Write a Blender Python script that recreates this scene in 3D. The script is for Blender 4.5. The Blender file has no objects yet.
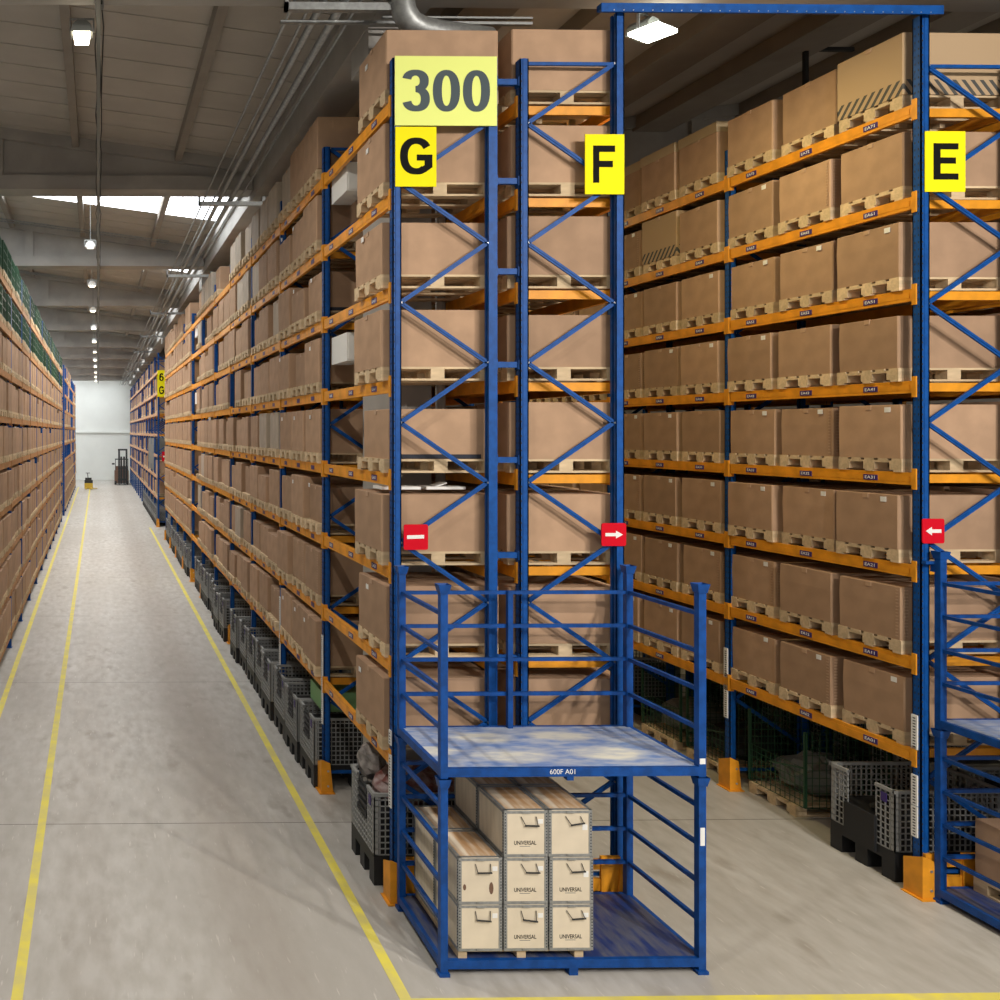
import bpy, math, random
from mathutils import Vector, Matrix
random.seed(7)
S = bpy.context.scene
COL = S.collection

# ------------------------------------------------------------------ camera
cam = bpy.data.objects.new('camera', bpy.data.cameras.new('camera'))
COL.objects.link(cam)
cam.location = (0, 0, 4.85)
cam.rotation_euler = (math.radians(90), 0, math.radians(-0.9))
cam.data.sensor_width = 36
cam.data.lens = 36 * 0.887
cam.data.shift_x = 0.388
cam.data.shift_y = -0.068
cam.data.clip_end = 300
S.camera = cam
# ------------------------------------------------------------------ world and exposure
W = bpy.data.worlds.new('world'); S.world = W; W.use_nodes = True
W.node_tree.nodes['Background'].inputs[0].default_value = (1.0, 0.93, 0.86, 1)
W.node_tree.nodes['Background'].inputs[1].default_value = 0.6
S.view_settings.view_transform = 'Standard'
S.view_settings.look = 'None'
S.view_settings.gamma = 1
S.view_settings.use_curve_mapping = False
S.view_settings.exposure = 0.0
LAMP_W = 165.0        # power of one aisle floodlight
SIDE_W = 110.0        # power of the floodlights in the side aisle
END_FILL_W = 460.0       # power of the unseen floodlights added to front-light the rack ends
SKY_E = 6.0           # brightness of the roof glazing

# ------------------------------------------------------------------ materials
def mat(name, col, rough=0.6, metal=0.0, noise=0.0, nscale=8.0, vary=0.0, col2=None, bump=0.0, stretch=(1, 1, 1),
        emit=None, estr=0.0, spec=0.4, alpha=None):
    m = bpy.data.materials.new(name); m.use_nodes = True
    nt = m.node_tree; N = nt.nodes; L = nt.links
    b = N['Principled BSDF']
    b.inputs['Base Color'].default_value = (*col, 1)
    b.inputs['Roughness'].default_value = rough
    b.inputs['Metallic'].default_value = metal
    b.inputs['Specular IOR Level'].default_value = spec
    if emit:
        b.inputs['Emission Color'].default_value = (*emit, 1)
        b.inputs['Emission Strength'].default_value = estr
    if alpha is not None:
        b.inputs['Alpha'].default_value = alpha
    src = None
    if noise > 0 or col2:
        tc = N.new('ShaderNodeTexCoord'); mp = N.new('ShaderNodeMapping'); nz = N.new('ShaderNodeTexNoise')
        mp.inputs['Scale'].default_value = stretch
        nz.inputs['Scale'].default_value = nscale; nz.inputs['Detail'].default_value = 5
        L.new(tc.outputs['Object'], mp.inputs[0]); L.new(mp.outputs[0], nz.inputs['Vector'])
        mx = N.new('ShaderNodeMix'); mx.data_type = 'RGBA'
        c2 = col2 or tuple(c * (1 - noise) for c in col)
        mx.inputs[6].default_value = (*col, 1); mx.inputs[7].default_value = (*c2, 1)
        rp = N.new('ShaderNodeMapRange'); rp.inputs[1].default_value = 0.38; rp.inputs[2].default_value = 0.62
        L.new(nz.outputs[0], rp.inputs[0]); L.new(rp.outputs[0], mx.inputs[0])
        src = mx.outputs[2]
        if bump > 0:
            bp = N.new('ShaderNodeBump'); bp.inputs['Strength'].default_value = bump; bp.inputs['Distance'].default_value = 0.01
            L.new(nz.outputs[0], bp.inputs['Height']); L.new(bp.outputs[0], b.inputs['Normal'])
    if vary > 0:
        oi = N.new('ShaderNodeObjectInfo'); hs = N.new('ShaderNodeHueSaturation')
        mr = N.new('ShaderNodeMapRange'); mr.inputs[3].default_value = 1 - vary; mr.inputs[4].default_value = 1 + vary
        L.new(oi.outputs['Random'], mr.inputs[0]); L.new(mr.outputs[0], hs.inputs['Value'])
        if src is None:
            hs.inputs['Color'].default_value = (*col, 1)
        else:
            L.new(src, hs.inputs['Color'])
        src = hs.outputs[0]
    if src is not None:
        L.new(src, b.inputs['Base Color'])
    return m

M = {}
M['card'] = mat('cardboard', (0.45, 0.295, 0.19), 0.8, noise=0.14, nscale=3.5, vary=0.13, spec=0.2)
M['tape'] = mat('packing_tape', (0.47, 0.315, 0.205), 0.6)
M['wood'] = mat('pallet_wood', (0.68, 0.53, 0.34), 0.85, noise=0.22, nscale=5, vary=0.15, stretch=(.5, 4, 4), spec=0.2)
M['ply'] = mat('plywood', (0.74, 0.655, 0.51), 0.7, noise=0.10, nscale=3, vary=0.05, stretch=(1, 6, 1), spec=0.25)
M['plytop'] = mat('weathered_plywood', (0.68, 0.58, 0.45), 0.7, col2=(0.46, 0.27, 0.13), nscale=2.2, stretch=(6, .6, 1), spec=0.3)
M['blue'] = mat('blue_paint', (0.003, 0.078, 0.33), 0.5, noise=0.25, nscale=14, spec=0.25)
M['blue2'] = mat('cage_blue_paint', (0.003, 0.066, 0.30), 0.48, noise=0.3, nscale=10, spec=0.3)
M['orange'] = mat('orange_paint', (0.85, 0.35, 0.02), 0.5, noise=0.2, nscale=5, spec=0.4)
M['orange_tan'] = mat('tan_orange_paint', (0.52, 0.26, 0.10), 0.6, noise=0.25, nscale=5, spec=0.3)  # browner, duller orange for the left racks
M['orange_pale'] = mat('pale_orange_paint', (0.62, 0.38, 0.24), 0.6, noise=0.2, nscale=5, spec=0.3)  # paler orange for the far right rack
M['hole'] = mat('punched_hole', (0.03, 0.035, 0.05), 0.9)
M['bolt'] = mat('zinc_bolt', (0.6, 0.62, 0.65), 0.35, 0.8)
M['galv'] = mat('galvanised_steel', (0.36, 0.375, 0.375), 0.45, 0.6, noise=0.2, nscale=20)
M['crate'] = mat('grey_plastic', (0.30, 0.31, 0.31), 0.55, vary=0.12)
M['black'] = mat('black_plastic', (0.016, 0.017, 0.019), 0.55)
M['film'] = mat('plastic_film', (0.33, 0.31, 0.30), 0.18, noise=0.5, nscale=9, bump=0.6)
M['dark_red'] = mat('dark_red_film', (0.16, 0.05, 0.04), 0.3, col2=(0.33, 0.25, 0.24), nscale=9, bump=0.6)
M['concrete'] = mat('cast_concrete', (0.43, 0.415, 0.39), 0.85, noise=0.18, nscale=1.2, spec=0.2)
M['roof'] = mat('roof_panel', (0.52, 0.49, 0.445), 0.8, noise=0.08, nscale=1.5, spec=0.2)
M['rib'] = mat('roof_rib', (0.34, 0.31, 0.275), 0.8, noise=0.1, nscale=2, spec=0.2)
M['wallw'] = mat('white_wall', (0.78, 0.80, 0.77), 0.75, noise=0.05, nscale=0.6)
M['wallg'] = mat('grey_wall', (0.38, 0.36, 0.33), 0.8, noise=0.05, nscale=0.6)
M['yline'] = mat('yellow_floor_paint', (0.80, 0.70, 0.10), 0.6, col2=(0.68, 0.60, 0.18), nscale=4)
M['sign_pale'] = mat('pale_yellow_sign', (0.84, 0.93, 0.27), 0.7, spec=.08)
M['sign_y'] = mat('yellow_sign', (0.93, 0.83, 0.012), 0.7, spec=.08)
M['ink'] = mat('black_lettering', (0.01, 0.01, 0.01), 0.7, spec=.05)
M['grey_ink'] = mat('grey_lettering', (0.085, 0.11, 0.125), 0.7, spec=.05)
M['red'] = mat('red_sign', (0.60, 0.006, 0.02), 0.7, spec=.08)
M['white'] = mat('white_plastic', (0.80, 0.81, 0.80), 0.5)
M['plate'] = mat('violet_location_plate', (0.045, 0.025, 0.16), 0.45)
M['green'] = mat('green_steel', (0.02, 0.07, 0.035), 0.5, vary=0.25)
M['greencard'] = mat('green_board', (0.17, 0.33, 0.14), 0.6)
M['greenload'] = mat('green_goods', (0.05, 0.10, 0.07), 0.4, col2=(0.13, 0.17, 0.13), nscale=12, vary=0.3, bump=0.5)
M['styro'] = mat('white_foam', (0.78, 0.79, 0.77), 0.8)
M['grey'] = mat('grey_sheet_metal', (0.17, 0.18, 0.17), 0.5)
M['truck_yellow'] = mat('truck_yellow', (0.6, 0.42, 0.05), 0.45)
M['truck_dark'] = mat('truck_dark', (0.03, 0.033, 0.035), 0.45)
M['truck_red'] = mat('truck_brown', (0.16, 0.09, 0.06), 0.5)
M['glazing'] = mat('roof_glazing', (0.9, 0.95, 1), 0.5, emit=(0.93, 0.97, 1.0), estr=SKY_E)
M['lens'] = mat('lamp_lens', (1, 1, 1), 0.5, emit=(1.0, 0.86, 0.62), estr=12)
M['lens_off'] = mat('lamp_glass', (0.8, 0.8, 0.78), 0.3, emit=(1, .95, .88), estr=1.2)
M['lens_w'] = mat('side_lamp_lens', (1, 1, 1), 0.5, emit=(0.97, 1.0, 0.86), estr=12)
M['tallcard'] = mat('printed_cardboard', (0.46, 0.36, 0.22), 0.8, noise=0.1, nscale=3, vary=0.1)
M['palecard'] = mat('pale_cardboard', (0.50, 0.42, 0.33), 0.75, noise=0.15, nscale=4, vary=0.15)

def deck_material():
    m = mat('scuffed_blue_deck', (0.11, 0.19, 0.42), 0.5, spec=0.4)
    nt = m.node_tree; N = nt.nodes; L = nt.links; b = N['Principled BSDF']
    tc = N.new('ShaderNodeTexCoord')
    n1 = N.new('ShaderNodeTexNoise'); n1.inputs['Scale'].default_value = 5; n1.inputs['Detail'].default_value = 8
    mp = N.new('ShaderNodeMapping'); mp.inputs['Scale'].default_value = (1, 3, 1)
    L.new(tc.outputs['Object'], mp.inputs[0]); L.new(mp.outputs[0], n1.inputs['Vector'])
    # worn pale ovals where goods are set down
    total = None
    for cx, cy, r in ((0.80, 0.30, .42), (1.70, 0.36, .42), (0.72, 0.80, .36), (1.5, 0.84, .36), (0.1, 0.45, .3)):
        d = N.new('ShaderNodeVectorMath'); d.operation = 'DISTANCE'
        s = N.new('ShaderNodeMapping'); s.inputs['Scale'].default_value = (1, 2.2, 0)
        L.new(tc.outputs['Object'], s.inputs[0]); L.new(s.outputs[0], d.inputs[0]); d.inputs[1].default_value = (cx, cy * 2.2, 0)
        r_ = N.new('ShaderNodeMapRange'); r_.inputs[1].default_value = r; r_.inputs[2].default_value = r * .6
        L.new(d.outputs['Value'], r_.inputs[0])
        if total is None:
            total = r_.outputs[0]
        else:
            a = N.new('ShaderNodeMath'); a.operation = 'MAXIMUM'; L.new(total, a.inputs[0]); L.new(r_.outputs[0], a.inputs[1]); total = a.outputs[0]
    m1 = N.new('ShaderNodeMapRange'); m1.inputs[1].default_value = .35; m1.inputs[2].default_value = .65; L.new(n1.outputs[0], m1.inputs[0])
    sc = N.new('ShaderNodeMath'); sc.operation = 'MULTIPLY'; sc.inputs[1].default_value = .6; L.new(total, sc.inputs[0])
    ad = N.new('ShaderNodeMath'); ad.operation = 'MULTIPLY_ADD'; ad.use_clamp = True
    L.new(m1.outputs[0], ad.inputs[0]); ad.inputs[1].default_value = .5; L.new(sc.outputs[0], ad.inputs[2])
    mx = N.new('ShaderNodeMix'); mx.data_type = 'RGBA'
    mx.inputs[6].default_value = (0.15, 0.25, 0.52, 1); mx.inputs[7].default_value = (0.66, 0.66, 0.60, 1)
    L.new(ad.outputs[0], mx.inputs[0]); L.new(mx.outputs[2], b.inputs['Base Color'])
    return m
M['deck'] = deck_material()
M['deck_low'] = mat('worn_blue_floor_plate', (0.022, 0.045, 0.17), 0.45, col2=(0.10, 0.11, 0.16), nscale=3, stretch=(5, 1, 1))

def floor_material():
    m = mat('sealed_concrete_floor', (0.4, 0.38, 0.35), 0.42, spec=0.35)
    nt = m.node_tree; N = nt.nodes; L = nt.links; b = N['Principled BSDF']
    tc = N.new('ShaderNodeTexCoord')
    def noise(scale, detail, st=(1, 1, 1), lo=.4, hi=.6):
        mp = N.new('ShaderNodeMapping'); mp.inputs['Scale'].default_value = st
        n = N.new('ShaderNodeTexNoise'); n.inputs['Scale'].default_value = scale; n.inputs['Detail'].default_value = detail
        r = N.new('ShaderNodeMapRange'); r.inputs[1].default_value = lo; r.inputs[2].default_value = hi
        L.new(tc.outputs['Object'], mp.inputs[0]); L.new(mp.outputs[0], n.inputs['Vector']); L.new(n.outputs[0], r.inputs[0])
        return r.outputs[0], n.outputs[0]
    def mix(f, a, c):
        x = N.new('ShaderNodeMix'); x.data_type = 'RGBA'
        if hasattr(f, 'links'): L.new(f, x.inputs[0])
        else: x.inputs[0].default_value = f
        for i, v in ((6, a), (7, c)):
            if isinstance(v, tuple): x.inputs[i].default_value = (*v, 1)
            else: L.new(v, x.inputs[i])
        return x.outputs[2]
    big, _ = noise(.5, 3, (1, .4, 1), .35, .65)
    c = mix(big, (0.43, 0.412, 0.378), (0.52, 0.508, 0.48))
    fine, fr = noise(7, 8, (1, .35, 1), .35, .7)
    c = mix(fine, c, (0.40, 0.38, 0.345))
    spots, _ = noise(2.2, 4, (1, .5, 1), .60, .72)
    c = mix(spots, c, (0.33, 0.302, 0.265))
    sc, _ = noise(30, 3, (1, .12, 1), .66, .72)
    c = mix(sc, c, (0.56, 0.54, 0.50))
    # tyre tracks along the aisle
    sx = N.new('ShaderNodeSeparateXYZ'); L.new(tc.outputs['Object'], sx.inputs[0])
    def band(sock, cpos, w):
        d = N.new('ShaderNodeMath'); d.operation = 'SUBTRACT'; L.new(sock, d.inputs[0]); d.inputs[1].default_value = cpos
        a = N.new('ShaderNodeMath'); a.operation = 'ABSOLUTE'; L.new(d.outputs[0], a.inputs[0])
        r = N.new('ShaderNodeMapRange'); r.inputs[1].default_value = w; r.inputs[2].default_value = w * .35
        L.new(a.outputs[0], r.inputs[0]); return r.outputs[0]
    t1 = band(sx.outputs[0], 1.55, .55); t2 = band(sx.outputs[0], -.1, .4)
    for t, k in ((t1, .4), (t2, .25)):
        q = N.new('ShaderNodeMath'); q.operation = 'MULTIPLY'; L.new(t, q.inputs[0]); q.inputs[1].default_value = k
        c = mix(q.outputs[0], c, (0.30, 0.262, 0.222))
    # saw-cut joints every five metres
    fy = N.new('ShaderNodeMath'); fy.operation = 'PINGPONG'; off = N.new('ShaderNodeMath'); off.operation = 'SUBTRACT'; off.inputs[1].default_value = 4.78; L.new(sx.outputs[1], off.inputs[0]); L.new(off.outputs[0], fy.inputs[0]); fy.inputs[1].default_value = 3.1
    jl = N.new('ShaderNodeMath'); jl.operation = 'LESS_THAN'; L.new(fy.outputs[0], jl.inputs[0]); jl.inputs[1].default_value = .008
    c = mix(jl.outputs[0], c, (0.15, 0.14, 0.12))
    L.new(c, b.inputs['Base Color'])
    rr = N.new('ShaderNodeMapRange'); rr.inputs[3].default_value = .32; rr.inputs[4].default_value = .6
    L.new(fr, rr.inputs[0]); L.new(rr.outputs[0], b.inputs['Roughness'])
    return m
M['floor'] = floor_material()

def stripe_card():   # cardboard with grey slanted print along its foot
    m = mat('striped_cardboard', (0.46, 0.36, 0.22), 0.8)
    nt = m.node_tree; N = nt.nodes; L = nt.links; b = N['Principled BSDF']
    tc = N.new('ShaderNodeTexCoord'); sx = N.new('ShaderNodeSeparateXYZ'); L.new(tc.outputs['Object'], sx.inputs[0])
    a = N.new('ShaderNodeMath'); a.operation = 'ADD'; L.new(sx.outputs[0], a.inputs[0]); L.new(sx.outputs[1], a.inputs[1])
    a1 = N.new('ShaderNodeMath'); a1.operation = 'ADD'; L.new(a.outputs[0], a1.inputs[0])
    z2 = N.new('ShaderNodeMath'); z2.operation = 'MULTIPLY'; z2.inputs[1].default_value = .8; L.new(sx.outputs[2], z2.inputs[0]); L.new(z2.outputs[0], a1.inputs[1])
    f = N.new('ShaderNodeMath'); f.operation = 'PINGPONG'; f.inputs[1].default_value = .05; L.new(a1.outputs[0], f.inputs[0])
    g = N.new('ShaderNodeMath'); g.operation = 'GREATER_THAN'; g.inputs[1].default_value = .027; L.new(f.outputs[0], g.inputs[0])
    h = N.new('ShaderNodeMath'); h.operation = 'LESS_THAN'; h.inputs[1].default_value = .16; L.new(sx.outputs[2], h.inputs[0])
    p = N.new('ShaderNodeMath'); p.operation = 'MULTIPLY'; L.new(g.outputs[0], p.inputs[0]); L.new(h.outputs[0], p.inputs[1])
    x = N.new('ShaderNodeMix'); x.data_type = 'RGBA'; x.inputs[6].default_value = (0.46, 0.33, 0.2, 1); x.inputs[7].default_value = (0.075, 0.075, 0.07, 1)
    L.new(p.outputs[0], x.inputs[0]); L.new(x.outputs[2], b.inputs['Base Color'])
    return m
M['stripecard'] = stripe_card()

# ------------------------------------------------------------------ helpers
class MB:
    def __init__(s): s.v = []; s.f = []; s.m = []
    def box(s, x0, x1, y0, y1, z0, z1, m=0):
        n = len(s.v)
        s.v += [(x, y, z) for z in (z0, z1) for y in (y0, y1) for x in (x0, x1)]
        s.f += [tuple(n + i for i in q) for q in ((0, 2, 3, 1), (4, 5, 7, 6), (0, 1, 5, 4), (2, 6, 7, 3), (0, 4, 6, 2), (1, 3, 7, 5))]
        s.m += [m] * 6; return s
    def bar(s, p, q, w, h, m=0, up=(0, 0, 1)):
        p = Vector(p); q = Vector(q); d = (q - p).normalized(); u = Vector(up)
        if abs(d.dot(u)) > .98: u = Vector((0, 1, 0))
        a = d.cross(u).normalized() * w / 2; b = a.cross(d).normalized() * h / 2
        n = len(s.v)
        for c in (p, q): s.v += [tuple(c + i * a + j * b) for i, j in ((-1, -1), (1, -1), (1, 1), (-1, 1))]
        s.f += [tuple(n + i for i in t) for t in ((0, 1, 2, 3), (7, 6, 5, 4), (0, 4, 5, 1), (1, 5, 6, 2), (2, 6, 7, 3), (3, 7, 4, 0))]
        s.m += [m] * 6; return s
    def tube(s, pts, r, n=8, m=0, caps=True):
        pts = [Vector(p) for p in pts]; base = len(s.v); prev = None
        for i, p in enumerate(pts):
            d = ((pts[min(i + 1, len(pts) - 1)] - pts[max(i - 1, 0)])).normalized()
            u = Vector((0, 0, 1)) if abs(d.z) < .9 else Vector((1, 0, 0))
            if prev is not None: u = prev
            a = d.cross(u).normalized(); b = a.cross(d).normalized(); prev = b
            for k in range(n):
                t = 2 * math.pi * k / n; s.v.append(tuple(p + a * math.cos(t) * r + b * math.sin(t) * r))
        for i in range(len(pts) - 1):
            for k in range(n):
                k2 = (k + 1) % n; s.f.append((base + i * n + k, base + i * n + k2, base + (i + 1) * n + k2, base + (i + 1) * n + k)); s.m.append(m)
        if caps:
            s.f.append(tuple(base + k for k in range(n))[::-1]); s.f.append(tuple(base + (len(pts) - 1) * n + k for k in range(n))); s.m += [m, m]
        return s
    def prism(s, poly, axis, a, b, m=0):   # polygon extruded along an axis
        n = len(s.v); k = len(poly)
        def P(u, v, w): return {'x': (w, u, v), 'y': (u, w, v), 'z': (u, v, w)}[axis]
        s.v += [P(u, v, a) for u, v in poly] + [P(u, v, b) for u, v in poly]
        s.f += [tuple(range(n, n + k)), tuple(range(n + 2 * k - 1, n + k - 1, -1))] + [(n + i, n + k + i, n + k + (i + 1) % k, n + (i + 1) % k) for i in range(k)]
        s.m += [m] * (k + 2); return s
    def mesh(s, name, *mats, fix=True, smooth=False):
        me = bpy.data.meshes.new(name); me.from_pydata(s.v, [], s.f)
        for t in mats: me.materials.append(M[t])
        me.polygons.foreach_set('material_index', s.m)
        if smooth: me.polygons.foreach_set('use_smooth', [True] * len(s.f))
        me.update()
        if fix:
            import bmesh
            bm = bmesh.new(); bm.from_mesh(me); bmesh.ops.recalc_face_normals(bm, faces=bm.faces); bm.to_mesh(me); bm.free()
        return me

def ob(name, me, parent=None, loc=(0, 0, 0), rz=0.0):
    o = bpy.data.objects.new(name, me); COL.objects.link(o)
    o.location = loc; o.rotation_euler = (0, 0, rz)
    if parent: o.parent = parent
    return o
def tag(o, label, cat, group=None, kind=None):
    o['label'] = label; o['category'] = cat
    if group: o['group'] = group
    if kind: o['kind'] = kind
    return o
def thing(name, label, cat, loc=(0, 0, 0), group=None, rz=0.0):
    return tag(ob(name, None, None, loc, rz), label, cat, group)
def struct(name, me, parent=None, loc=(0, 0, 0)):
    o = ob(name, me, parent, loc)
    if not parent: o['kind'] = 'structure'
    return o
def copy_tree(o, loc, parent=None):
    c = o.copy(); COL.objects.link(c)
    if parent is None: c.location = loc
    else: c.parent = parent
    for ch in list(o.children):
        copy_tree(ch, None, c)
    return c
def text(name, s, x0, x1, z0, z1, y, matname, parent, bold=0.0, ext=.002, left_face=False, origin=(0, 0, 0)):
    cu = bpy.data.curves.new(name, 'FONT'); cu.body = s; cu.extrude = .02; cu.offset = bold
    t = bpy.data.objects.new(name, cu); COL.objects.link(t)
    bpy.context.view_layer.update()
    me = bpy.data.meshes.new_from_object(t.evaluated_get(bpy.context.evaluated_depsgraph_get()))
    COL.objects.unlink(t); bpy.data.objects.remove(t)
    xs = [v.co.x for v in me.vertices]; ys = [v.co.y for v in me.vertices]
    a, b, c, d = min(xs), max(xs), min(ys), max(ys)
    for v in me.vertices:
        u = x0 + (v.co.x - a) / (b - a) * (x1 - x0); w = z0 + (v.co.y - c) / (d - c) * (z1 - z0); e = ext if v.co.z > 0 else 0
        if left_face: v.co = (y - e, -u, w)        # reads from the aisle on the left, x0..x1 measured along -Y
        else: v.co = (u, y - e, w)
    me.materials.clear(); me.materials.append(M[matname]); me.update()
    return ob(name, me, parent)

# ------------------------------------------------------------------ building shell
f = MB().box(-9, 18, -10, 90.5, -.2, 0); floor = struct('floor', f.mesh('floor', 'floor'))
line = MB()
line.box(2.58, 2.68, 7.5, 45.0, 0.0, .003); ob('aisle_line', line.mesh('aisle_line', 'yline'), floor)
line = MB().box(-.745, -.645, -4, 76, 0.0, .003); ob('aisle_line', line.mesh('aisle_line', 'yline'), floor)
line = MB().box(-1.76, -1.66, -4, 78, 0.0, .003); ob('aisle_line', line.mesh('aisle_line', 'yline'), floor)
line = MB().box(2.68, 14, 7.43, 7.55, 0.0, .003); ob('cross_line', line.mesh('cross_line', 'yline'), floor)

w = MB().box(-9, 18, 89.6, 90, 0, 12); wb = struct('wall_back', w.mesh('wall_back', 'wallw'))
w = MB().box(-9, 18, 89.45, 89.6, 4.75, 4.95).box(1.2, 3.4, 89.5, 89.6, .45, .5)
struct('trim_1', w.mesh('wall_ledge', 'wallw'))
struct('wall_left', MB().box(-9.3, -9, -10, 90, 0, 12).mesh('wall_left', 'wallg'))
struct('wall_right', MB().box(18, 18.3, -10, 90, 0, 12).mesh('wall_right', 'wallg'))

GIRD = [9.8 + 8.2 * n for n in range(-2, 10)]
SL = -.13
def roof_h(x):
    if x <= 3.4: return 10.42 + (x - 2.0) * SL
    return 10.25 + (x - 3.4) * .13
ceil = MB()
def roof_piece(x0, x1, y0, y1, mb, t=.12):
    n = len(mb.v)
    z0, z1 = roof_h(x0 + 1e-4), roof_h(x1 - 1e-4)
    mb.v += [(x0, y0, z0), (x1, y0, z1), (x1, y1, z1), (x0, y1, z0), (x0, y0, z0 + t), (x1, y0, z1 + t), (x1, y1, z1 + t), (x0, y1, z0 + t)]
    mb.f += [tuple(n + i for i in q) for q in ((0, 3, 2, 1), (4, 5, 6, 7), (0, 1, 5, 4), (3, 7, 6, 2), (0, 4, 7, 3), (1, 2, 6, 5))]; mb.m += [0] * 6
ys = [-10.0]
glz = []
for g in GIRD:
    a, b = g + .5, g + (4.8 if g < 20 else 3.95)
    if g > 12 and b < 89: glz.append((a, b))  # strips past the first stay hidden, added to light the far end
cur = -10.0
for a, b in glz:
    # the gable to the left of the valley is open for the glazing strip; the sheets run on between strips
    roof_piece(-9, 3.4, cur, a, ceil); cur = b
roof_piece(-9, 3.4, cur, 90, ceil)
roof_piece(3.4, 18, -10, 90, ceil)
for k in range(130):       # standing seams of the sheets, a step of 2 cm
    y = -9.5 + k * .75
    if any(a - .1 < y < b + .1 for a, b in glz): continue
    for x0, x1 in ((-9, 3.3),):
        ceil.bar((x0, y, roof_h(x0) - .004), (x1, y, roof_h(x1) - .004), .03, .02)
ceiling = struct('ceiling', ceil.mesh('ceiling', 'roof'))
ribs = []
for i, x in enumerate((-6.7, -4.6, -2.5, -.45, 1.6)):
    r = MB(); z = roof_h(x); r.box(x - .07, x + .07, -10, 89.5, z - .2, z + .03); ribs.append(r)
for x in (4.9, 7.0, 9.1, 11.2, 13.3, 15.4):
    r = MB(); z = roof_h(x); r.box(x - .35, x + .35, -10, 89.5, z - .32, z + .03); ribs.append(r)
for r in ribs: ob('roof_rib', r.mesh('roof_rib', 'rib'), ceiling)
for i, (a, b) in enumerate(glz):
    mb = MB(); roof_piece(-9, 3.3, a, b, mb, .05)
    wn = struct('window_%d' % (i + 1), mb.mesh('roof_glazing', 'glazing'))  # only the first strip shows; the rest are added glowing panels
    fr = MB()
    for x in [-8.5 + 1.05 * k for k in range(12)]: fr.bar((x, a, roof_h(x) - .03), (x, b, roof_h(x) - .03), .012, .02)
    ob('glazing_bar', fr.mesh('glazing_bar', 'rib'), wn)
for i, g in enumerate(GIRD):
    for side in (0, 1):
        mb = MB()
        xs = [-9, -6, -4.6, -3.2, -1.8, .0, 1.4, 3.1] if side == 0 else [3.7, 7, 11, 14.5, 18]
        x0, x1 = xs[0], xs[-1]
        mb.box(x0, x1, g - .28, g + .28, 9.7, 9.98)                       # lower flange
        mb.prism([(x0, 9.95), (x1, 9.95), (x1, roof_h(x1)), (x0, roof_h(x0))], 'y', g - .16, g + .16)
        mb.prism([(x0, roof_h(x0) - .22), (x1, roof_h(x1) - .22), (x1, roof_h(x1)), (x0, roof_h(x0))], 'y', g - .28, g + .28)
        for x in (-6.4, -2.1, 1.9, 6.5, 11) if False else ((-6.4, -2.15) if side == 0 else (8, 12)):
            mb.prism([(x, 9.9), (x + .25, 9.9), (x + .25, roof_h(x)), (x, roof_h(x))], 'y', g - .26, g + .26)
        struct('trim_%d' % (2 + i * 2 + side), mb.mesh('girder', 'concrete'))
mb = MB().box(3.12, 3.68, -10, 89.5, 9.55, 10.35)
mb.box(3.04, 3.76, -10, 89.5, 9.95, 10.35)
struct('trim_40', mb.mesh('valley_beam', 'concrete'))
for i, yy in enumerate((10.35, 26.9, 43.4)):
    mb = MB().box(3.42, 3.9, yy - .03, yy + (1.05 if yy < 12 else .5), 0, 9.55).box(3.14, 3.76, yy - .1, yy + .6, 9.2, 9.55)
    mb.tube([(3.98, yy - .1, 0), (3.98, yy - .1, 9.2)], .055, 10)
    struct('trim_%d' % (41 + i), mb.mesh('column', 'concrete'))

# ------------------------------------------------------------------ ceiling services
for j, (x, z, r) in enumerate(((2.12, 9.50, .018), (2.31, 9.50, .018), (2.44, 9.52, .045), (2.66, 9.52, .05), (2.84, 9.52, .016))):
    o = ob('ceiling_pipe', MB().tube([(x, -5, z), (x, 88, z)], r, 10).mesh('pipe', 'galv', smooth=True))
    tag(o, ['thin outermost steel conduit running the length of the left aisle ceiling',
            'thin steel conduit, second from the left in the ceiling pipe run',
            'thick steel pipe, left of the two thick ones under the ceiling',
            'thick steel pipe, right of the two thick ones under the ceiling',
            'thin dark conduit nearest the racks in the ceiling pipe run'][j], 'pipe', 'pipes under the ceiling')
for i, g in enumerate(GIRD[2:11]):
    o = MB().box(2.0, 3.35, g - .35, g - .27, 9.37, 9.45).box(2.0, 2.04, g - .35, g - .27, 9.37, 9.55).box(3.28, 3.34, g - .35, g - .27, 9.4, 9.7)
    o = ob('pipe_bracket', o.mesh('pipe_bracket', 'galv'))
    tag(o, 'grey steel bracket carrying the ceiling pipes at concrete girder %s from the camera' % ('one two three four five six seven eight nine'.split()[i]), 'bracket', 'pipe brackets')
pts = [(3.25, 9.45, 10.2), (3.25, 9.45, 9.5), (3.28, 9.45, 9.34), (3.36, 9.47, 9.24), (3.48, 9.5, 9.19), (3.7, 9.55, 9.17), (4.3, 9.7, 9.17)]
mb = MB().tube(pts, .13, 14)
for k in range(14):
    z = 10.1 - k * .05; mb.tube([(3.25, 9.45, z), (3.25, 9.45, z - .02)], .138, 14)
tag(ob('ventilation_duct', mb.mesh('duct', 'galv', smooth=True)), 'grey curved ventilation duct above the boxes behind the 300 sign', 'duct')
o = MB().bar((2.05, 9.95, 9.46), (4.9, 9.95, 9.46), .05, .03).bar((3.2, 9.95, 9.52), (4.9, 9.95, 9.52), .05, .02)
tag(ob('conduit_rail', o.mesh('conduit_rail', 'galv')), 'flat grey rail crossing above the racks behind the duct', 'rail')
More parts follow.
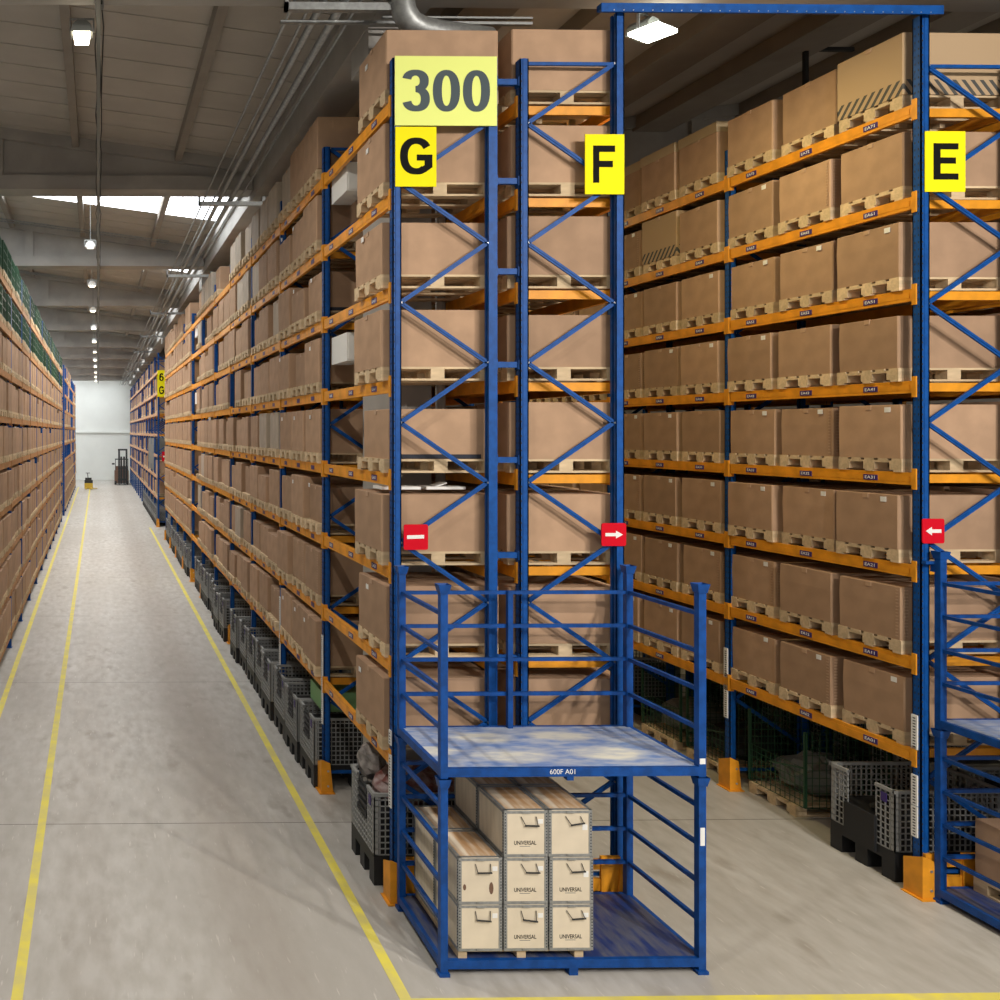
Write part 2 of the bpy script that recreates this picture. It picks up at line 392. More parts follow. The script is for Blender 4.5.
# lighting track over the left aisle
trk = thing('cable_track', 'long metal cable track hanging down the middle of the left aisle ceiling', 'cable track', (0, 0, 0))
ob('track_rail', MB().box(-.02, .03, -4, 88, 9.58, 9.62).mesh('track_rail', 'grey'), trk)
cb = MB()
for k in range(4):
    rr = random.Random(k); pts = [(-.03 + k * .025 + rr.uniform(-.02, .02), 7.5 + j * .6, 9.64 + rr.uniform(-.02, .05)) for j in range(132)]
    cb.tube(pts, .009, 5)
ob('cable', cb.mesh('cable', 'black'), trk)
cb = MB()
for k in range(6):
    a = k * .3
    cb.tube([(.0 + .06 * math.cos(a + t * .6), 9.9 + k * .02, 9.74 + .13 * math.sin(t * .5 + a)) for t in range(14)], .008, 5)
ob('cable_coil', cb.mesh('cable_coil', 'galv'), trk)

def flood(loc, label, lens, power, colr, rz=0.0, size=.26, tilt=0.35, group='floodlights along the aisle ceilings', aim=0.0, flat=False, boxed=False):
    t = thing('floodlight', label, 'lamp', loc, group, rz)
    h = MB().prism([(-.16, .08), (-.13, .19), (-.06, .25), (.06, .25), (.13, .19), (.16, .08)], 'y', .0, .26)
    ob('housing', h.mesh('lamp_housing', 'white' if boxed else 'grey'), t)
    if boxed: le = MB().box(-.10, .10, .02, .22, .05, .08)
    elif flat: le = MB().box(-.20, .20, -.14, .20, .06, .10)
    else: le = MB().prism([(-.10, -.05), (.10, -.05), (.125, .08), (-.125, .08)], 'y', .0, .17)
    ob('lens', le.mesh('lamp_lens', lens), t)
    br = MB().bar((-.17, .1, .1), (-.17, .1, .3), .02, .03).bar((.17, .1, .1), (.17, .1, .3), .02, .03).bar((-.18, .1, .3), (.18, .1, .3), .03, .02)
    ob('bracket', br.mesh('lamp_bracket', 'galv'), t)
    if flat or boxed: ob('suspension_rod', MB().bar((0, .1, .3), (0, .1, (roof_h(loc[0]) - loc[2] - .01) / (.8 if boxed else 1)), .02, .02).mesh('suspension_rod', 'grey'), t)
    if power > 0:
        ld = bpy.data.lights.new('floodlight', 'AREA'); ld.shape = 'DISK'; ld.size = size; ld.energy = power; ld.color = colr
        lo = bpy.data.objects.new('lamp_light', ld); COL.objects.link(lo); lo.parent = t; lo.location = (0, .08, -.09)
        lo.rotation_euler = (aim, 0, -rz)
    return t
ords = 'first second third fourth fifth sixth seventh eighth ninth tenth eleventh twelfth thirteenth fourteenth fifteenth'.split()
n = 0
for k in range(-2, 13):
    y = 10.3 + 5.75 * k
    if k == 1: continue
    x = -.19
    vis = k >= 0
    if vis: lab = '%s floodlight from the front on the cable track over the left aisle' % ords[n]; n += 1
    else: lab = 'floodlight over the left aisle behind the viewpoint, number %s back' % ords[-k - 1]
    if k == 0: lab = 'bright floodlight nearest the camera, at the top left of the left aisle'
    flood((x, y, 9.44 if k <= 0 else 9.34), lab, 'lens_off' if k == 2 else 'lens', 0 if k == 2 else LAMP_W, (1.0, .93, .83), boxed=k > 0).scale = (.8, .8, .8)
for i, y in enumerate((10.2, 18.5, 26.8)):
    flood((6.47, y, 9.42), ['white floodlight glowing between the two racks under the blue gate beam',
                           'floodlight over the right aisle, second from the front', 'floodlight over the right aisle, third from the front'][i],
          'lens_w', SIDE_W, (1.0, .83, .42), rz=.5, flat=True)
for i, (x, y) in enumerate(((6.2, -1.5), (8.6, -3.5), (8.2, 1.2))):  # aimed lamps out of view, added to brighten the end faces
    flood((x, y, 9.38), 'unseen floodlight added above the open floor to light the rack ends, %s' % ('nearest', 'hindmost', 'outermost')[i], 'lens_w', END_FILL_W, (1.0, .93, .85), rz=0, flat=True, aim=.7)

# ------------------------------------------------------------------ rack parts
PITCH = .9716
def levels(z0=1.44, n=8, p=PITCH): return [z0 + p * k for k in range(n)]
BH = .13
_cache = {}
def C(key, fn):
    if key not in _cache: _cache[key] = fn()
    return _cache[key]
def upright_mesh(h, holes):
    def fn():
        mb = MB()
        # open channel: web towards the aisle, flanges and return lips
        mb.box(0, .012, 0, .1, 0, h).box(0, .09, 0, .012, 0, h).box(0, .09, .088, .1, 0, h).box(.078, .09, 0, .035, 0, h).box(.078, .09, .065, .1, 0, h)
        mb.box(.03, .06, -.006, .006, 0, h)
        if holes:
            z = .15
            while z < h - .1:
                mb.box(-.001, .004, .022, .034, z, z + .022, 1).box(-.001, .004, .064, .076, z, z + .022, 1)
                mb.box(.008, .02, -.001, .004, z, z + .018, 1)
                z += .075
        mb.box(-.02, .11, -.02, .12, 0, .012)
        return mb.mesh('upright', 'blue', 'hole')
    return C(('up', round(h, 2), holes), fn)
def brace_mesh(wd, up, h=.622):
    def fn():
        a = (0, 0, 0) if up else (0, 0, h); b = (wd, 0, h) if up else (wd, 0, 0)
        mb = MB().bar(a, b, .045, .022, 0, up=(0, 1, 0))
        mb.bar((a[0], -.014, a[2]), (b[0], -.014, b[2]), .008, .006, 0, up=(0, 1, 0))
        for p in (a, b): mb.tube([(p[0], -.03, p[2]), (p[0], 0, p[2])], .012, 6, 1)
        return mb.mesh('diagonal_brace', 'blue', 'bolt')
    return C(('br', round(wd, 3), up, round(h, 3)), fn)
def beam_mesh(ln, side, bm='orange'):
    def fn():
        mb = MB().box(0, .05, 0, ln, -BH / 2, BH / 2)
        mb.box(-.004, .0, .03, ln - .03, -BH / 2 + .035, BH / 2 - .04)
        s = -.014 if side < 0 else .05
        for y in (-.055, ln + .005):
            mb.box(s, s + .014, y, y + .05, -.11, .11)
        for y in (0, ln - .008): mb.box(0, .05, y, y + .008, -.11, .11)
        return mb.mesh('beam', bm)
    return C(('beam', round(ln, 2), side, bm), fn)
def guard_mesh(flip=False):
    def fn():
        s = -1 if flip else 1
        mb = MB()
        mb.prism([(s * -.02, 0), (s * .13, 0), (s * .09, .40), (s * -.02, .45)], 'y', -.02, 0)
        mb.prism([(-.02, 0), (.2, 0), (.2, .36), (-.02, .45)], 'x', s * -.03, s * -.018)
        mb.box(min(s * -.06, s * .18), max(s * -.06, s * .15), -.05, .2, 0, .012)
        for z in (.1, .3): mb.tube([(s * .06, -.03, z), (s * .06, -.02, z)], .014, 8, 1)
        return mb.mesh('foot_guard', 'orange', 'bolt')
    return C(('guard', flip), fn)

def make_rack(name, label, xl, w, y0, bays, lev, front_side=-1, top=8.7, detail_frames=2, height_l=None, height_r=None,
              node0=8.68, nodes=14, lefteven=True, crossbars=lambda k: True, bh=2.8, guards=True, guard_side=-1, rear_beams=True, beams_ok=lambda k, l: True, paint='orange'):
    R = thing(name, label, 'pallet rack', (0, 0, 0))
    iw = w - .18
    nb = 0; extra = MB(); extra_x = MB(); ncross = 0
    for k in range(bays + 1):
        y = y0 + bh * k
        F = ob('upright_frame', None, R, (0, y, 0))
        det = k < detail_frames
        hl = height_l if (k == 0 and height_l) else top; hr = height_r if (k == 0 and height_r) else top
        ob('upright', upright_mesh(hl, det), F, (xl, 0, 0))
        u = ob('upright', upright_mesh(hr, det), F, (xl + w, .1, 0), math.pi)
        ns = [node0 - .622 * i for i in range(nodes)]
        if det:
            for i in range(nodes - 1):
                # even node on the left when lefteven
                left_hi = (i % 2 == 0) == lefteven
                ob('diagonal_brace', brace_mesh(iw, not left_hi), F, (xl + .09, .035, ns[i + 1]))
            ob('horizontal_brace', C(('hb', round(iw, 3)), lambda: MB().bar((0, 0, 0), (iw, 0, 0), .03, .035).mesh('horizontal_brace', 'blue')), F, (xl + .09, .04, node0))
            ob('horizontal_brace', C(('hb', round(iw, 3)), None), F, (xl + .09, .04, .25))
        else:
            def lat():
                mb = MB()
                for i in range(nodes - 1):
                    left_hi = (i % 2 == 0) == lefteven
                    a = (0 if left_hi else iw, 0, ns[i]); b = (iw if left_hi else 0, 0, ns[i + 1]); mb.bar(a, b, .045, .022, 0, up=(0, 1, 0))
                mb.bar((0, 0, node0), (iw, 0, node0), .03, .035).bar((0, 0, .25), (iw, 0, .25), .03, .035)
                return mb.mesh('lattice_bracing', 'blue')
            ob('bracing', C(('lat', round(iw, 3), lefteven, nodes, round(node0, 2)), lat), F, (xl + .09, .035, 0))
        if guards and (k == 0 or guards != 'first'):
            gx = xl if guard_side < 0 else xl + w
            g = ob('foot_guard', guard_mesh(guard_side > 0), F, (gx - .02 * (-guard_side), -.05, 0))
        if crossbars(k):
            for z in lev:
                if ncross < 60:
                    ob('cross_bar', C(('cb', round(w, 3)), lambda: MB().box(.05, w - .05, 0, .04, -.045, .045).mesh('cross_bar', 'orange')), R, (xl, y + .16, z)); ncross += 1
                else: extra_x.box(xl + .05, xl + w - .05, y + .16, y + .2, z - .045, z + .045)
    ln = bh - .1
    for side in (front_side, -front_side):
        bx = xl if side < 0 else xl + w - .05
        for k in range(bays):
            for li, z in enumerate(lev):
                if not beams_ok(k, li): continue
                if side != front_side and not rear_beams: continue
                if nb < 96:
                    ob('beam', beam_mesh(ln, side, paint), R, (bx, y0 + bh * k + .1, z)); nb += 1
                else:
                    extra.box(bx, bx + .05, y0 + bh * k + .1, y0 + bh * k + .1 + ln, z - BH / 2, z + BH / 2)
                    extra.box(bx - .014, bx + .0, y0 + bh * k + .05, y0 + bh * k + .1, z - .11, z + .11)
    if extra.v:
        o = ob('beam', extra.mesh('far_beams', paint), R); o['kind'] = 'stuff'; o['label'] = 'the remaining orange beams farther along this rack'
    if extra_x.v:
        o = ob('cross_bar', extra_x.mesh('far_cross_bars', 'orange'), R); o['kind'] = 'stuff'; o['label'] = 'the remaining orange cross bars farther along this rack'
    return R

LV = levels()
LL = [.32 + .957 * k for k in range(9)]
GX, FX, EX = 3.045, 4.37, 8.585
rackG = make_rack('pallet_rack', 'blue and orange pallet rack with the 300 and G signs on its end', GX, 1.09, 9.12, 11, LV,
                  height_l=8.72, height_r=8.72, lefteven=True, crossbars=lambda k: k > 0)
rackF = make_rack('pallet_rack', 'blue and orange pallet rack behind the F sign, back to back with the 300 rack', FX, 1.09, 9.12, 3, LV, front_side=1,
                  height_l=8.72, height_r=9.2, lefteven=False, guard_side=1, crossbars=lambda k: k == 0)
rackE = make_rack('pallet_rack', 'blue and orange pallet rack with the E sign, right of the narrow aisle', EX, 1.09, 9.12, 4, LV,
                  height_l=9.2, height_r=8.72, lefteven=True, crossbars=lambda k: k < 2)
rackD = make_rack('pallet_rack', 'rack hidden behind the E rack, back to back with it', EX + 1.33, 1.09, 9.12, 3, LV, front_side=1,
                  height_l=8.72, height_r=8.72, lefteven=False, guard_side=1, crossbars=lambda k: k == 0)
rackL = make_rack('pallet_rack', 'long pallet rack along the left edge of the photo', -3.04, 1.09, 14.35, 12, LL, front_side=1,
                  top=8.75, detail_frames=0, guards=False, crossbars=lambda k: False, paint='orange_tan')
rackL2 = make_rack('pallet_rack', 'far left pallet rack, mostly empty with bare blue frames', -3.04, 1.09, 51.5, 9, LL, front_side=1,
                   top=8.75, detail_frames=0, guards=False, crossbars=lambda k: False, paint='orange_tan')
LV2 = [1.44 + 1.08 * k for k in range(7)]
rackG2 = make_rack('pallet_rack', 'far pallet rack beyond the cross aisle, under the small yellow sign', GX, 1.09, 45.3, 14, LV2,
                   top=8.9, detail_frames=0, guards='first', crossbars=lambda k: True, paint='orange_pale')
# spacers tying racks G and F together
for z in (8.49, 7.46, 6.52, 5.55, 4.56, 3.57, 2.5, 1.5):
    ob('row_spacer', C('sp', lambda: MB().box(0, FX - GX - 1.09, 0, .05, -.03, .03).box(.0, .01, -.02, .07, -.05, .05).box(FX - GX - 1.10, FX - GX - 1.09, -.02, .07, -.05, .05).mesh('row_spacer', 'blue')), rackG, (GX + 1.09, 9.15, z))
# end barrier plates at the feet of racks
def barrier(x0, x1, R):
    mb = MB().box(x0, x1, 9.1, 9.14, .1, .22).box(x0, x1, 9.1, 9.14, .32, .42)
    for x in (x0, (x0 + x1) / 2 - .1, x1 - .2): mb.box(x, x + .2, 9.085, 9.12, .06, .46)
    ob('end_barrier', mb.mesh('end_barrier', 'orange'), R)
barrier(3.1, 4.1, rackG); barrier(4.5, 5.4, rackF); barrier(8.6, 9.6, rackE)
# white enclosures fixed in the empty part of the first bay
for ye, z in ((11.15, 7.90), (11.15, 5.75), (19.5, 5.75), (27.95, 7.90), (27.95, 5.75)):
    o = ob('white_enclosure', C('encl', lambda: MB().box(0, .26, 0, .72, 0, .36).box(.02, .24, -.01, 0, .02, .34).mesh('white_enclosure', 'styro')), rackG, (3.14, ye, z)); o['label'] = 'white box-shaped enclosure beside an upright frame'

# white perforated position strips on the uprights
def strip(x, y, z0, z1, R):
    mb = MB().box(x - .012, x, y + .0, y + .07, z0, z1)
    z = z0 + .02
    while z < z1 - .02: mb.box(x - .013, x - .012, y + .02, y + .05, z, z + .012, 1); z += .03
    ob('hole_strip', mb.mesh('hole_strip', 'white', 'hole'), R)
for z0, z1 in ((1.52, 1.88), (.93, 1.25), (.60, .92)): strip(EX - .002, 9.15, z0, z1, rackE)
for z0, z1 in ((.95, 1.5), (1.6, 1.75)): strip(GX - .002, 9.14, z0, z1, rackG)
for z0, z1 in ((1.5, 1.9), (.95, 1.4)): strip(EX - .002, 11.95, z0, z1, rackE)
for k in (1, 2): strip(GX - .002, 9.14 + 2.8 * k, .9, 2.1, rackG)

# location plates on the beams
def plates(R, x, y0, lev, bays, prefix):
    for k in bays:
        for li, z in enumerate(lev):
            for j in range(3):
                y = y0 + 2.8 * k + .55 + .9 * j + .05
                p = ob('location_plate', C(('pl', prefix != ''), lambda: MB().box(-.004, 0, -.09, .09, -.03, .03).mesh('location_plate', 'plate')), R, (x - .004, y, z - .005))
                if prefix and k < 2:
                    s = '%s%d%d' % (prefix, li, j + 1 + 3 * k)
                    t = text('plate_lettering', s, -.07, .055, -.017, .017, -.004, 'white', p, .01, .0008, left_face=True)
                elif k < 1:
                    text('plate_lettering', 'GA%d%d' % (li, j + 1), -.07, .055, -.017, .017, -.004, 'white', p, .01, .0008, left_face=True)
plates(rackE, EX, 9.12, LV, (0, 1), 'EA')
plates(rackG, GX, 9.12, LV, (0, 1, 2, 3), '')

# ------------------------------------------------------------------ gate beam and signs
gt = MB().box(5.17, 8.74, 9.03, 9.12, 9.20, 9.26).box(5.17, 8.74, 9.03, 9.04, 9.17, 9.20)
gate = tag(ob('gate_beam', gt.mesh('gate_beam', 'blue')), 'blue steel beam spanning the narrow aisle between the F and E uprights', 'beam')
bm_ = MB()
for k in range(34): bm_.tube([(5.3 + k * .1, 9.035, 9.185), (5.3 + k * .1, 9.024, 9.185)], .006, 6)
ob('bolt_row', bm_.mesh('bolt_row', 'bolt'), gate)

def ringpts(cx, cz, rx, rz, a0, a1, n, p=2.3):
    out = []
    for i in range(n + 1):
        a = math.radians(a0 + (a1 - a0) * i / n); c_, s_ = math.cos(a), math.sin(a)
        out.append((cx + rx * math.copysign(abs(c_) ** (2 / p), c_), cz + rz * math.copysign(abs(s_) ** (2 / p), s_)))
    return out
def stripe_arc(mb, cx, cz, rx, rz, tx, tz, a0, a1, n=28, dep=.003):
    o_ = ringpts(cx, cz, rx, rz, a0, a1, n); i_ = ringpts(cx, cz, rx - tx, rz - tz, a0, a1, n, 2.2)
    for k in range(n): mb.prism([o_[k], o_[k + 1], i_[k + 1], i_[k]], 'y', -dep, 0)
def glyphs(name, st, x0, x1, z0, z1, ink, parent):   # heavy plain capitals and digits drawn as solid shapes
    mb = MB(); n = len(st); gap = .035 * (x1 - x0) if n > 1 else 0; gw = (x1 - x0 - gap * (n - 1)) / n; H = z1 - z0
    for i, ch in enumerate(st):
        a = x0 + i * (gw + gap); cx = a + gw / 2; cz = (z0 + z1) / 2; t = gw * .33; q = H * .17; e = .003 + .0004 * i
        if ch == '0': stripe_arc(mb, cx, cz, gw / 2, H / 2, t, q * .8, 0, 360, 40)
        elif ch == '3':
            stripe_arc(mb, cx - gw * .03, z0 + H * .735, gw * .49, H * .265, t, q * .82, 168, -90)
            stripe_arc(mb, cx - gw * .01, z0 + H * .30, gw * .51, H * .30, t, q * .82, 90, -165, dep=.0036)
        elif ch == 'F' or ch == 'E':
            t = gw * .28
            mb.box(a, a + t, -.003, 0, z0, z1).box(a + t, a + gw, -.003, 0, z1 - q, z1)
            mb.box(a + t, a + gw * .9, -.003, 0, z0 + H * (.42 if ch == 'F' else .44), z0 + H * (.42 if ch == 'F' else .44) + q)
            if ch == 'E': mb.box(a + t, a + gw, -.003, 0, z0, z0 + q)
        elif ch == 'G':
            t = gw * .24
            stripe_arc(mb, cx, cz, gw / 2, H / 2, t, q, 32, 308, 40)
            mb.box(cx + gw * .02, a + gw, -.0040, 0, cz - H * .12, cz + H * .04).box(a + gw - t, a + gw, -.0036, 0, z0 + H * .2, cz - H * .12).prism([(a + gw, z0 + H * .2), (a + gw - t, z0 + H * .26), (cx + gw * .1, z0 + q * .95), (cx + gw * .16, z0 + H * .015), (cx + gw * .3, z0 + H * .07)], 'y', -.0042, 0)
        elif ch == '6':
            stripe_arc(mb, cx, z0 + H * .32, gw / 2, H * .32, t, q * .8, 0, 360); stripe_arc(mb, cx, cz, gw / 2, H / 2, t, q, 40, 200)
    ob(name, mb.mesh(name, ink), parent)
def sign(label, s, x0, x1, z0, z1, y, m, ink, pad, bold, cat='sign'):
    if y < 10: y = 9.1; x0 *= 1.009; x1 *= 1.009; z0 = 4.85 + (z0 - 4.85) * 1.009; z1 = 4.85 + (z1 - 4.85) * 1.009
    t = thing('aisle_sign', label, cat, (x0, y, z0), 'yellow aisle signs')
    w, h = x1 - x0, z1 - z0
    ob('panel', MB().box(0, w, 0, .012, 0, h).mesh('sign_panel', m), t)
    px, pz = pad
    glyphs('lettering', s, w * px[0], w * px[1], h * pz[0], h * pz[1], ink, t)
    return t
sign('pale yellow sign reading 300 on the rack end', '300', 3.035, 4.085, 7.985, 8.695, 9.0, 'sign_pale', 'grey_ink', ((.075, .93), (.20, .80)), .03)
sign('yellow sign with a black G below the 300 sign', 'G', 3.04, 3.46, 7.36, 7.97, 9.0, 'sign_y', 'ink', ((.11, .90), (.2, .82)), .03)
sign('yellow sign with a black F on the tall upright', 'F', 4.995, 5.40, 7.29, 7.905, 9.0, 'sign_y', 'ink', ((.20, .76), (.19, .81)), .03)
sign('yellow sign with a black E on the right-hand upright', 'E', 8.535, 8.955, 7.33, 7.955, 9.0, 'sign_y', 'ink', ((.20, .82), (.2, .80)), .03)
t = sign('small far yellow sign with black letters, beyond the cross aisle', 'G', 3.02, 3.45, 6.65, 8.0, 45.2, 'sign_y', 'ink', ((.2, .8), (.1, .4)), .03)
glyphs('lettering', '6', .1, .33, .8, 1.2, 'ink', t)
def red_sign(label, x0, x1, z0, z1, y, kind):
    if y < 10: y = 9.1; x0 *= 1.009; x1 *= 1.009; z0 = 4.85 + (z0 - 4.85) * 1.009; z1 = 4.85 + (z1 - 4.85) * 1.009
    t = thing('direction_sign', label, 'sign', (x0, y, z0), 'red direction signs')
    w, h = x1 - x0, z1 - z0
    r = .02
    poly = []
    for cx, cz, a0 in ((w - r, r, -90), (w - r, h - r, 0), (r, h - r, 90), (r, r, 180)):
        for k in range(4): a = math.radians(a0 + k * 30); poly.append((cx + r * math.cos(a), cz + r * math.sin(a)))
    ob('panel', MB().prism(poly, 'y', 0, .01).mesh('panel', 'red'), t)
    c = h / 2
    if kind == 'bar': p = [(w * .13, c - h * .07), (w * .83, c - h * .05), (w * .83, c + h * .09), (w * .13, c + h * .07)]
    else:
        p = [(.15, -.07), (.58, -.07), (.58, -.17), (.86, 0), (.58, .17), (.58, .07), (.15, .07)]
        p = [((u if kind == 'right' else 1 - u) * w, c + v * h) for u, v in p]
    ob('symbol', MB().prism(p, 'y', -.003, 0).mesh('symbol', 'white'), t)
red_sign('red sign with a white bar on the 300 rack end', 3.125, 3.375, 3.645, 3.905, 9.0, 'bar')
red_sign('red sign with a white right-pointing arrow on the tall F upright', 5.165, 5.42, 3.68, 3.915, 9.0, 'right')
red_sign('red sign with a white left-pointing arrow on the E upright', 8.505, 8.735, 3.70, 3.955, 9.0, 'left')
red_sign('tiny far red sign with a white bar beyond the cross aisle', 3.25, 3.75, 3.35, 3.85, 45.2, 'bar')

# ------------------------------------------------------------------ stacking platforms
def socket(mb, x, y, z, m=0):
    # flared cup on a post head
    n = len(mb.v); a, b = .04, .056
    for zz, r in ((z - .06, a), (z + .02, b)): mb.v += [(x - r, y - r, zz), (x + r, y - r, zz), (x + r, y + r, zz), (x - r, y + r, zz)]
    mb.f += [(n, n + 1, n + 5, n + 4), (n + 1, n + 2, n + 6, n + 5), (n + 2, n + 3, n + 7, n + 6), (n + 3, n, n + 4, n + 7), (n, n + 3, n + 2, n + 1)]; mb.m += [m] * 5
def platform(label, x0, x1, y0, y1, zb, deckz, postz, rails, deckmat, mid_post=False, words=None, back=True, lower=False):
    t = thing('stacking_platform', label, 'steel platform', (x0, y0, zb), 'blue stacking platforms')
    X, Y = x1 - x0, y1 - y0; pw = .066
    mb = MB().box(.02, X - .02, .02, Y - .02, deckz - zb - .012, deckz - zb)
    d = ob('deck', mb.mesh('deck', deckmat), t)
    e = .075
    mb = MB().box(pw, X - pw, 0, .04, deckz - zb - e, deckz - zb + .002).box(pw, X - pw, Y - .04, Y, deckz - zb - e, deckz - zb + .002)
    mb.box(0, .04, pw, Y - pw, deckz - zb - e, deckz - zb + .002).box(X - .04, X, pw, Y - pw, deckz - zb - e, deckz - zb + .002)
    mb.box(X * .33, X * .33 + .05, .04, Y - .04, deckz - zb - e, deckz - zb - .013).box(X * .66, X * .66 + .05, .04, Y - .04, deckz - zb - e, deckz - zb - .013)
    ob('deck_frame', mb.mesh('deck_frame', 'blue2'), t)
    for px in (0, X - pw):
        for py in (0, Y - pw):
            mb = MB().box(px, px + pw, py, py + pw, 0, postz - zb)
            if lower: mb.box(px - .015, px + pw + .015, py - .015, py + pw + .015, 0, .03)
            socket(mb, px + pw / 2, py + pw / 2, postz - zb)
            ob('post', mb.mesh('post', 'blue2', fix=False), t)
    if lower: ob('foot', MB().box(X / 2 - .04, X / 2 + .04, 0, .08, 0, deckz - zb - e).mesh('foot', 'blue2'), t)
    else: ob('foot', MB().box(X / 2 - .06, X / 2 + .0, 0, .06, -.02, deckz - zb - e).mesh('foot', 'blue2'), t)
    for z in rails:
        for px in (.02, X - .055):
            ob('side_rail', C(('sr', round(Y, 2)), lambda: MB().box(0, .035, pw, Y - pw, 0, .035).mesh('side_rail', 'blue2')), t, (px, 0, z - zb))
        if back: ob('back_rail', C(('bkr', round(X, 2)), lambda: MB().box(pw, X - pw, 0, .035, 0, .035).mesh('back_rail', 'blue2')), t, (0, Y - .05, z - zb))
    if mid_post:
        ob('middle_post', MB().box(X * .46, X * .46 + .05, Y - .09, Y - .04, deckz - zb, rails[0] - zb + .04).mesh('middle_post', 'blue2'), t)
    if words: text('stencil_lettering', words, X * .41, X * .505, deckz - zb - .052, deckz - zb - .008, -.001, 'white', t, .0, .001)
    return t
PX0, PX1, PY0, PY1 = 3.05, 5.44, 7.85, 9.0
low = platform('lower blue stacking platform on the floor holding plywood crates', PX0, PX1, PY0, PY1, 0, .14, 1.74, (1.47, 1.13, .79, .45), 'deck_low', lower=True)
up = platform('upper blue stacking platform with empty scuffed deck in front of the 300 rack', PX0, PX1, PY0, PY1, 1.76, 1.85, 3.47, (3.20, 2.86, 2.52, 2.17), 'deck', mid_post=True, words='600F A01')
ob('label_tag', MB().box(0, .04, -.004, 0, 0, .16).mesh('label_tag', 'white'), low, (PX1 - PX0 - .055, 0, 1.15))
ob('label_tag', MB().box(0, .05, -.004, 0, 0, .05).mesh('label_tag', 'white'), up, (PX1 - PX0 - .06, 0, .12))
EX0, EX1 = 8.66, 11.06
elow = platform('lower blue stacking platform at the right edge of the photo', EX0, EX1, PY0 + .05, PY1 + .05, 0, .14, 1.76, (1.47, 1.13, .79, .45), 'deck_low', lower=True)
eup = platform('upper blue stacking platform at the right edge, in front of the E rack', EX0, EX1, PY0 + .05, PY1 + .05, 1.78, 1.88, 3.6, (3.27, 2.93, 2.58, 2.24), 'deck')
hk = MB().box(0, .03, 1.15, 1.2, 1.62, 1.7).box(-.09, .03, 1.15, 1.2, 1.7, 1.73)
ob('hook', hk.mesh('hook', 'blue2'), eup)
ob('cross_brace', MB().bar((1.55, 1.1, 1.45), (1.9, 1.1, 1.7), .04, .04).mesh('cross_brace', 'blue2'), low)

# ------------------------------------------------------------------ plywood crates
def crate_mesh(W_, D_, H_):
    mb = MB().box(0, W_, 0, D_, 0, H_)
    s = .028
    for x in (0, W_ - s):      # metal edge strips, front and back
        for y in (-.003, D_):
            mb.box(x, x + s, y, y + .003, 0, H_, 1)
    for x in (-.003, W_):
        for y in (0, D_ - s): mb.box(x, x + .003, y, y + s, 0, H_, 1)
    for z in (0, H_ - s):
        for y in (-.004, D_ + .001): mb.box(0, W_, y, y + .003, z, z + s * .8, 1)
        for x in (-.004, W_ + .001): mb.box(x, x + .003, 0, D_, z, z + s * .8, 1)
    mb.box(0, W_, 0, s, H_, H_ + .003, 1).box(0, W_, D_ - s, D_, H_, H_ + .003, 1).box(0, s, 0, D_, H_, H_ + .003, 1).box(W_ - s, W_, 0, D_, H_, H_ + .003, 1)
    z = .03
    while z < H_ - .02:        # rivets along the strips
        for x in (.006, W_ - .014): mb.box(x, x + .009, -.0055, -.003, z, z + .009, 2)
        mb.box(-.0055, -.003, .008, .017, z, z + .009, 2)
        z += .027
    # closing clasps at the lid and the bottom
    mb.box(W_ / 2 - .035, W_ / 2 + .035, -.012, 0, H_ - .026, H_ - .01, 1).box(W_ / 2 - .035, W_ / 2 + .035, -.012, 0, .008, .022, 1)
    mb.box(.01, W_ - .01, .03, D_ - .03, H_ - .001, H_ + .001, 3)
    return mb.mesh('plywood_crate', 'ply', 'galv', 'hole', 'plytop')
CW, CD, CH = .39, .54, .414
cm = crate_mesh(CW, CD, CH)
cmb = cm
def handle_mesh(tilt, seed):
    mb = MB(); x0, x1 = .15, .285; z1 = CH - .055; zb = z1 - .075; sh = .03 * seed
    mb.tube([(x0, -.008, z1), (x0 + .02 + sh, -.016, zb)], .0035, 6).tube([(x1, -.008, z1), (x1 + sh * .8, -.016, zb + tilt)], .0035, 6)
    mb.tube([(x0 + .015 + sh, -.018, zb), (x1 + .01 + sh * .8, -.018, zb + tilt)], .0075, 8)
    return mb.mesh('handle', 'black')
colx = (3.215, 3.625, 4.035)
names = {0: 'left', 1: 'middle', 2: 'right'}
zn3 = ['bottom', 'middle', 'top']; zn2 = ['bottom', 'top']
hcfg = {(0, 1): (0, 0), (0, 0): (-.012, -.3), (1, 2): (-.005, .6), (1, 1): (-.003, .9), (1, 0): (-.018, 0), (2, 2): (.018, 1), (2, 1): (.006, .9), (2, 0): (.008, 1)}
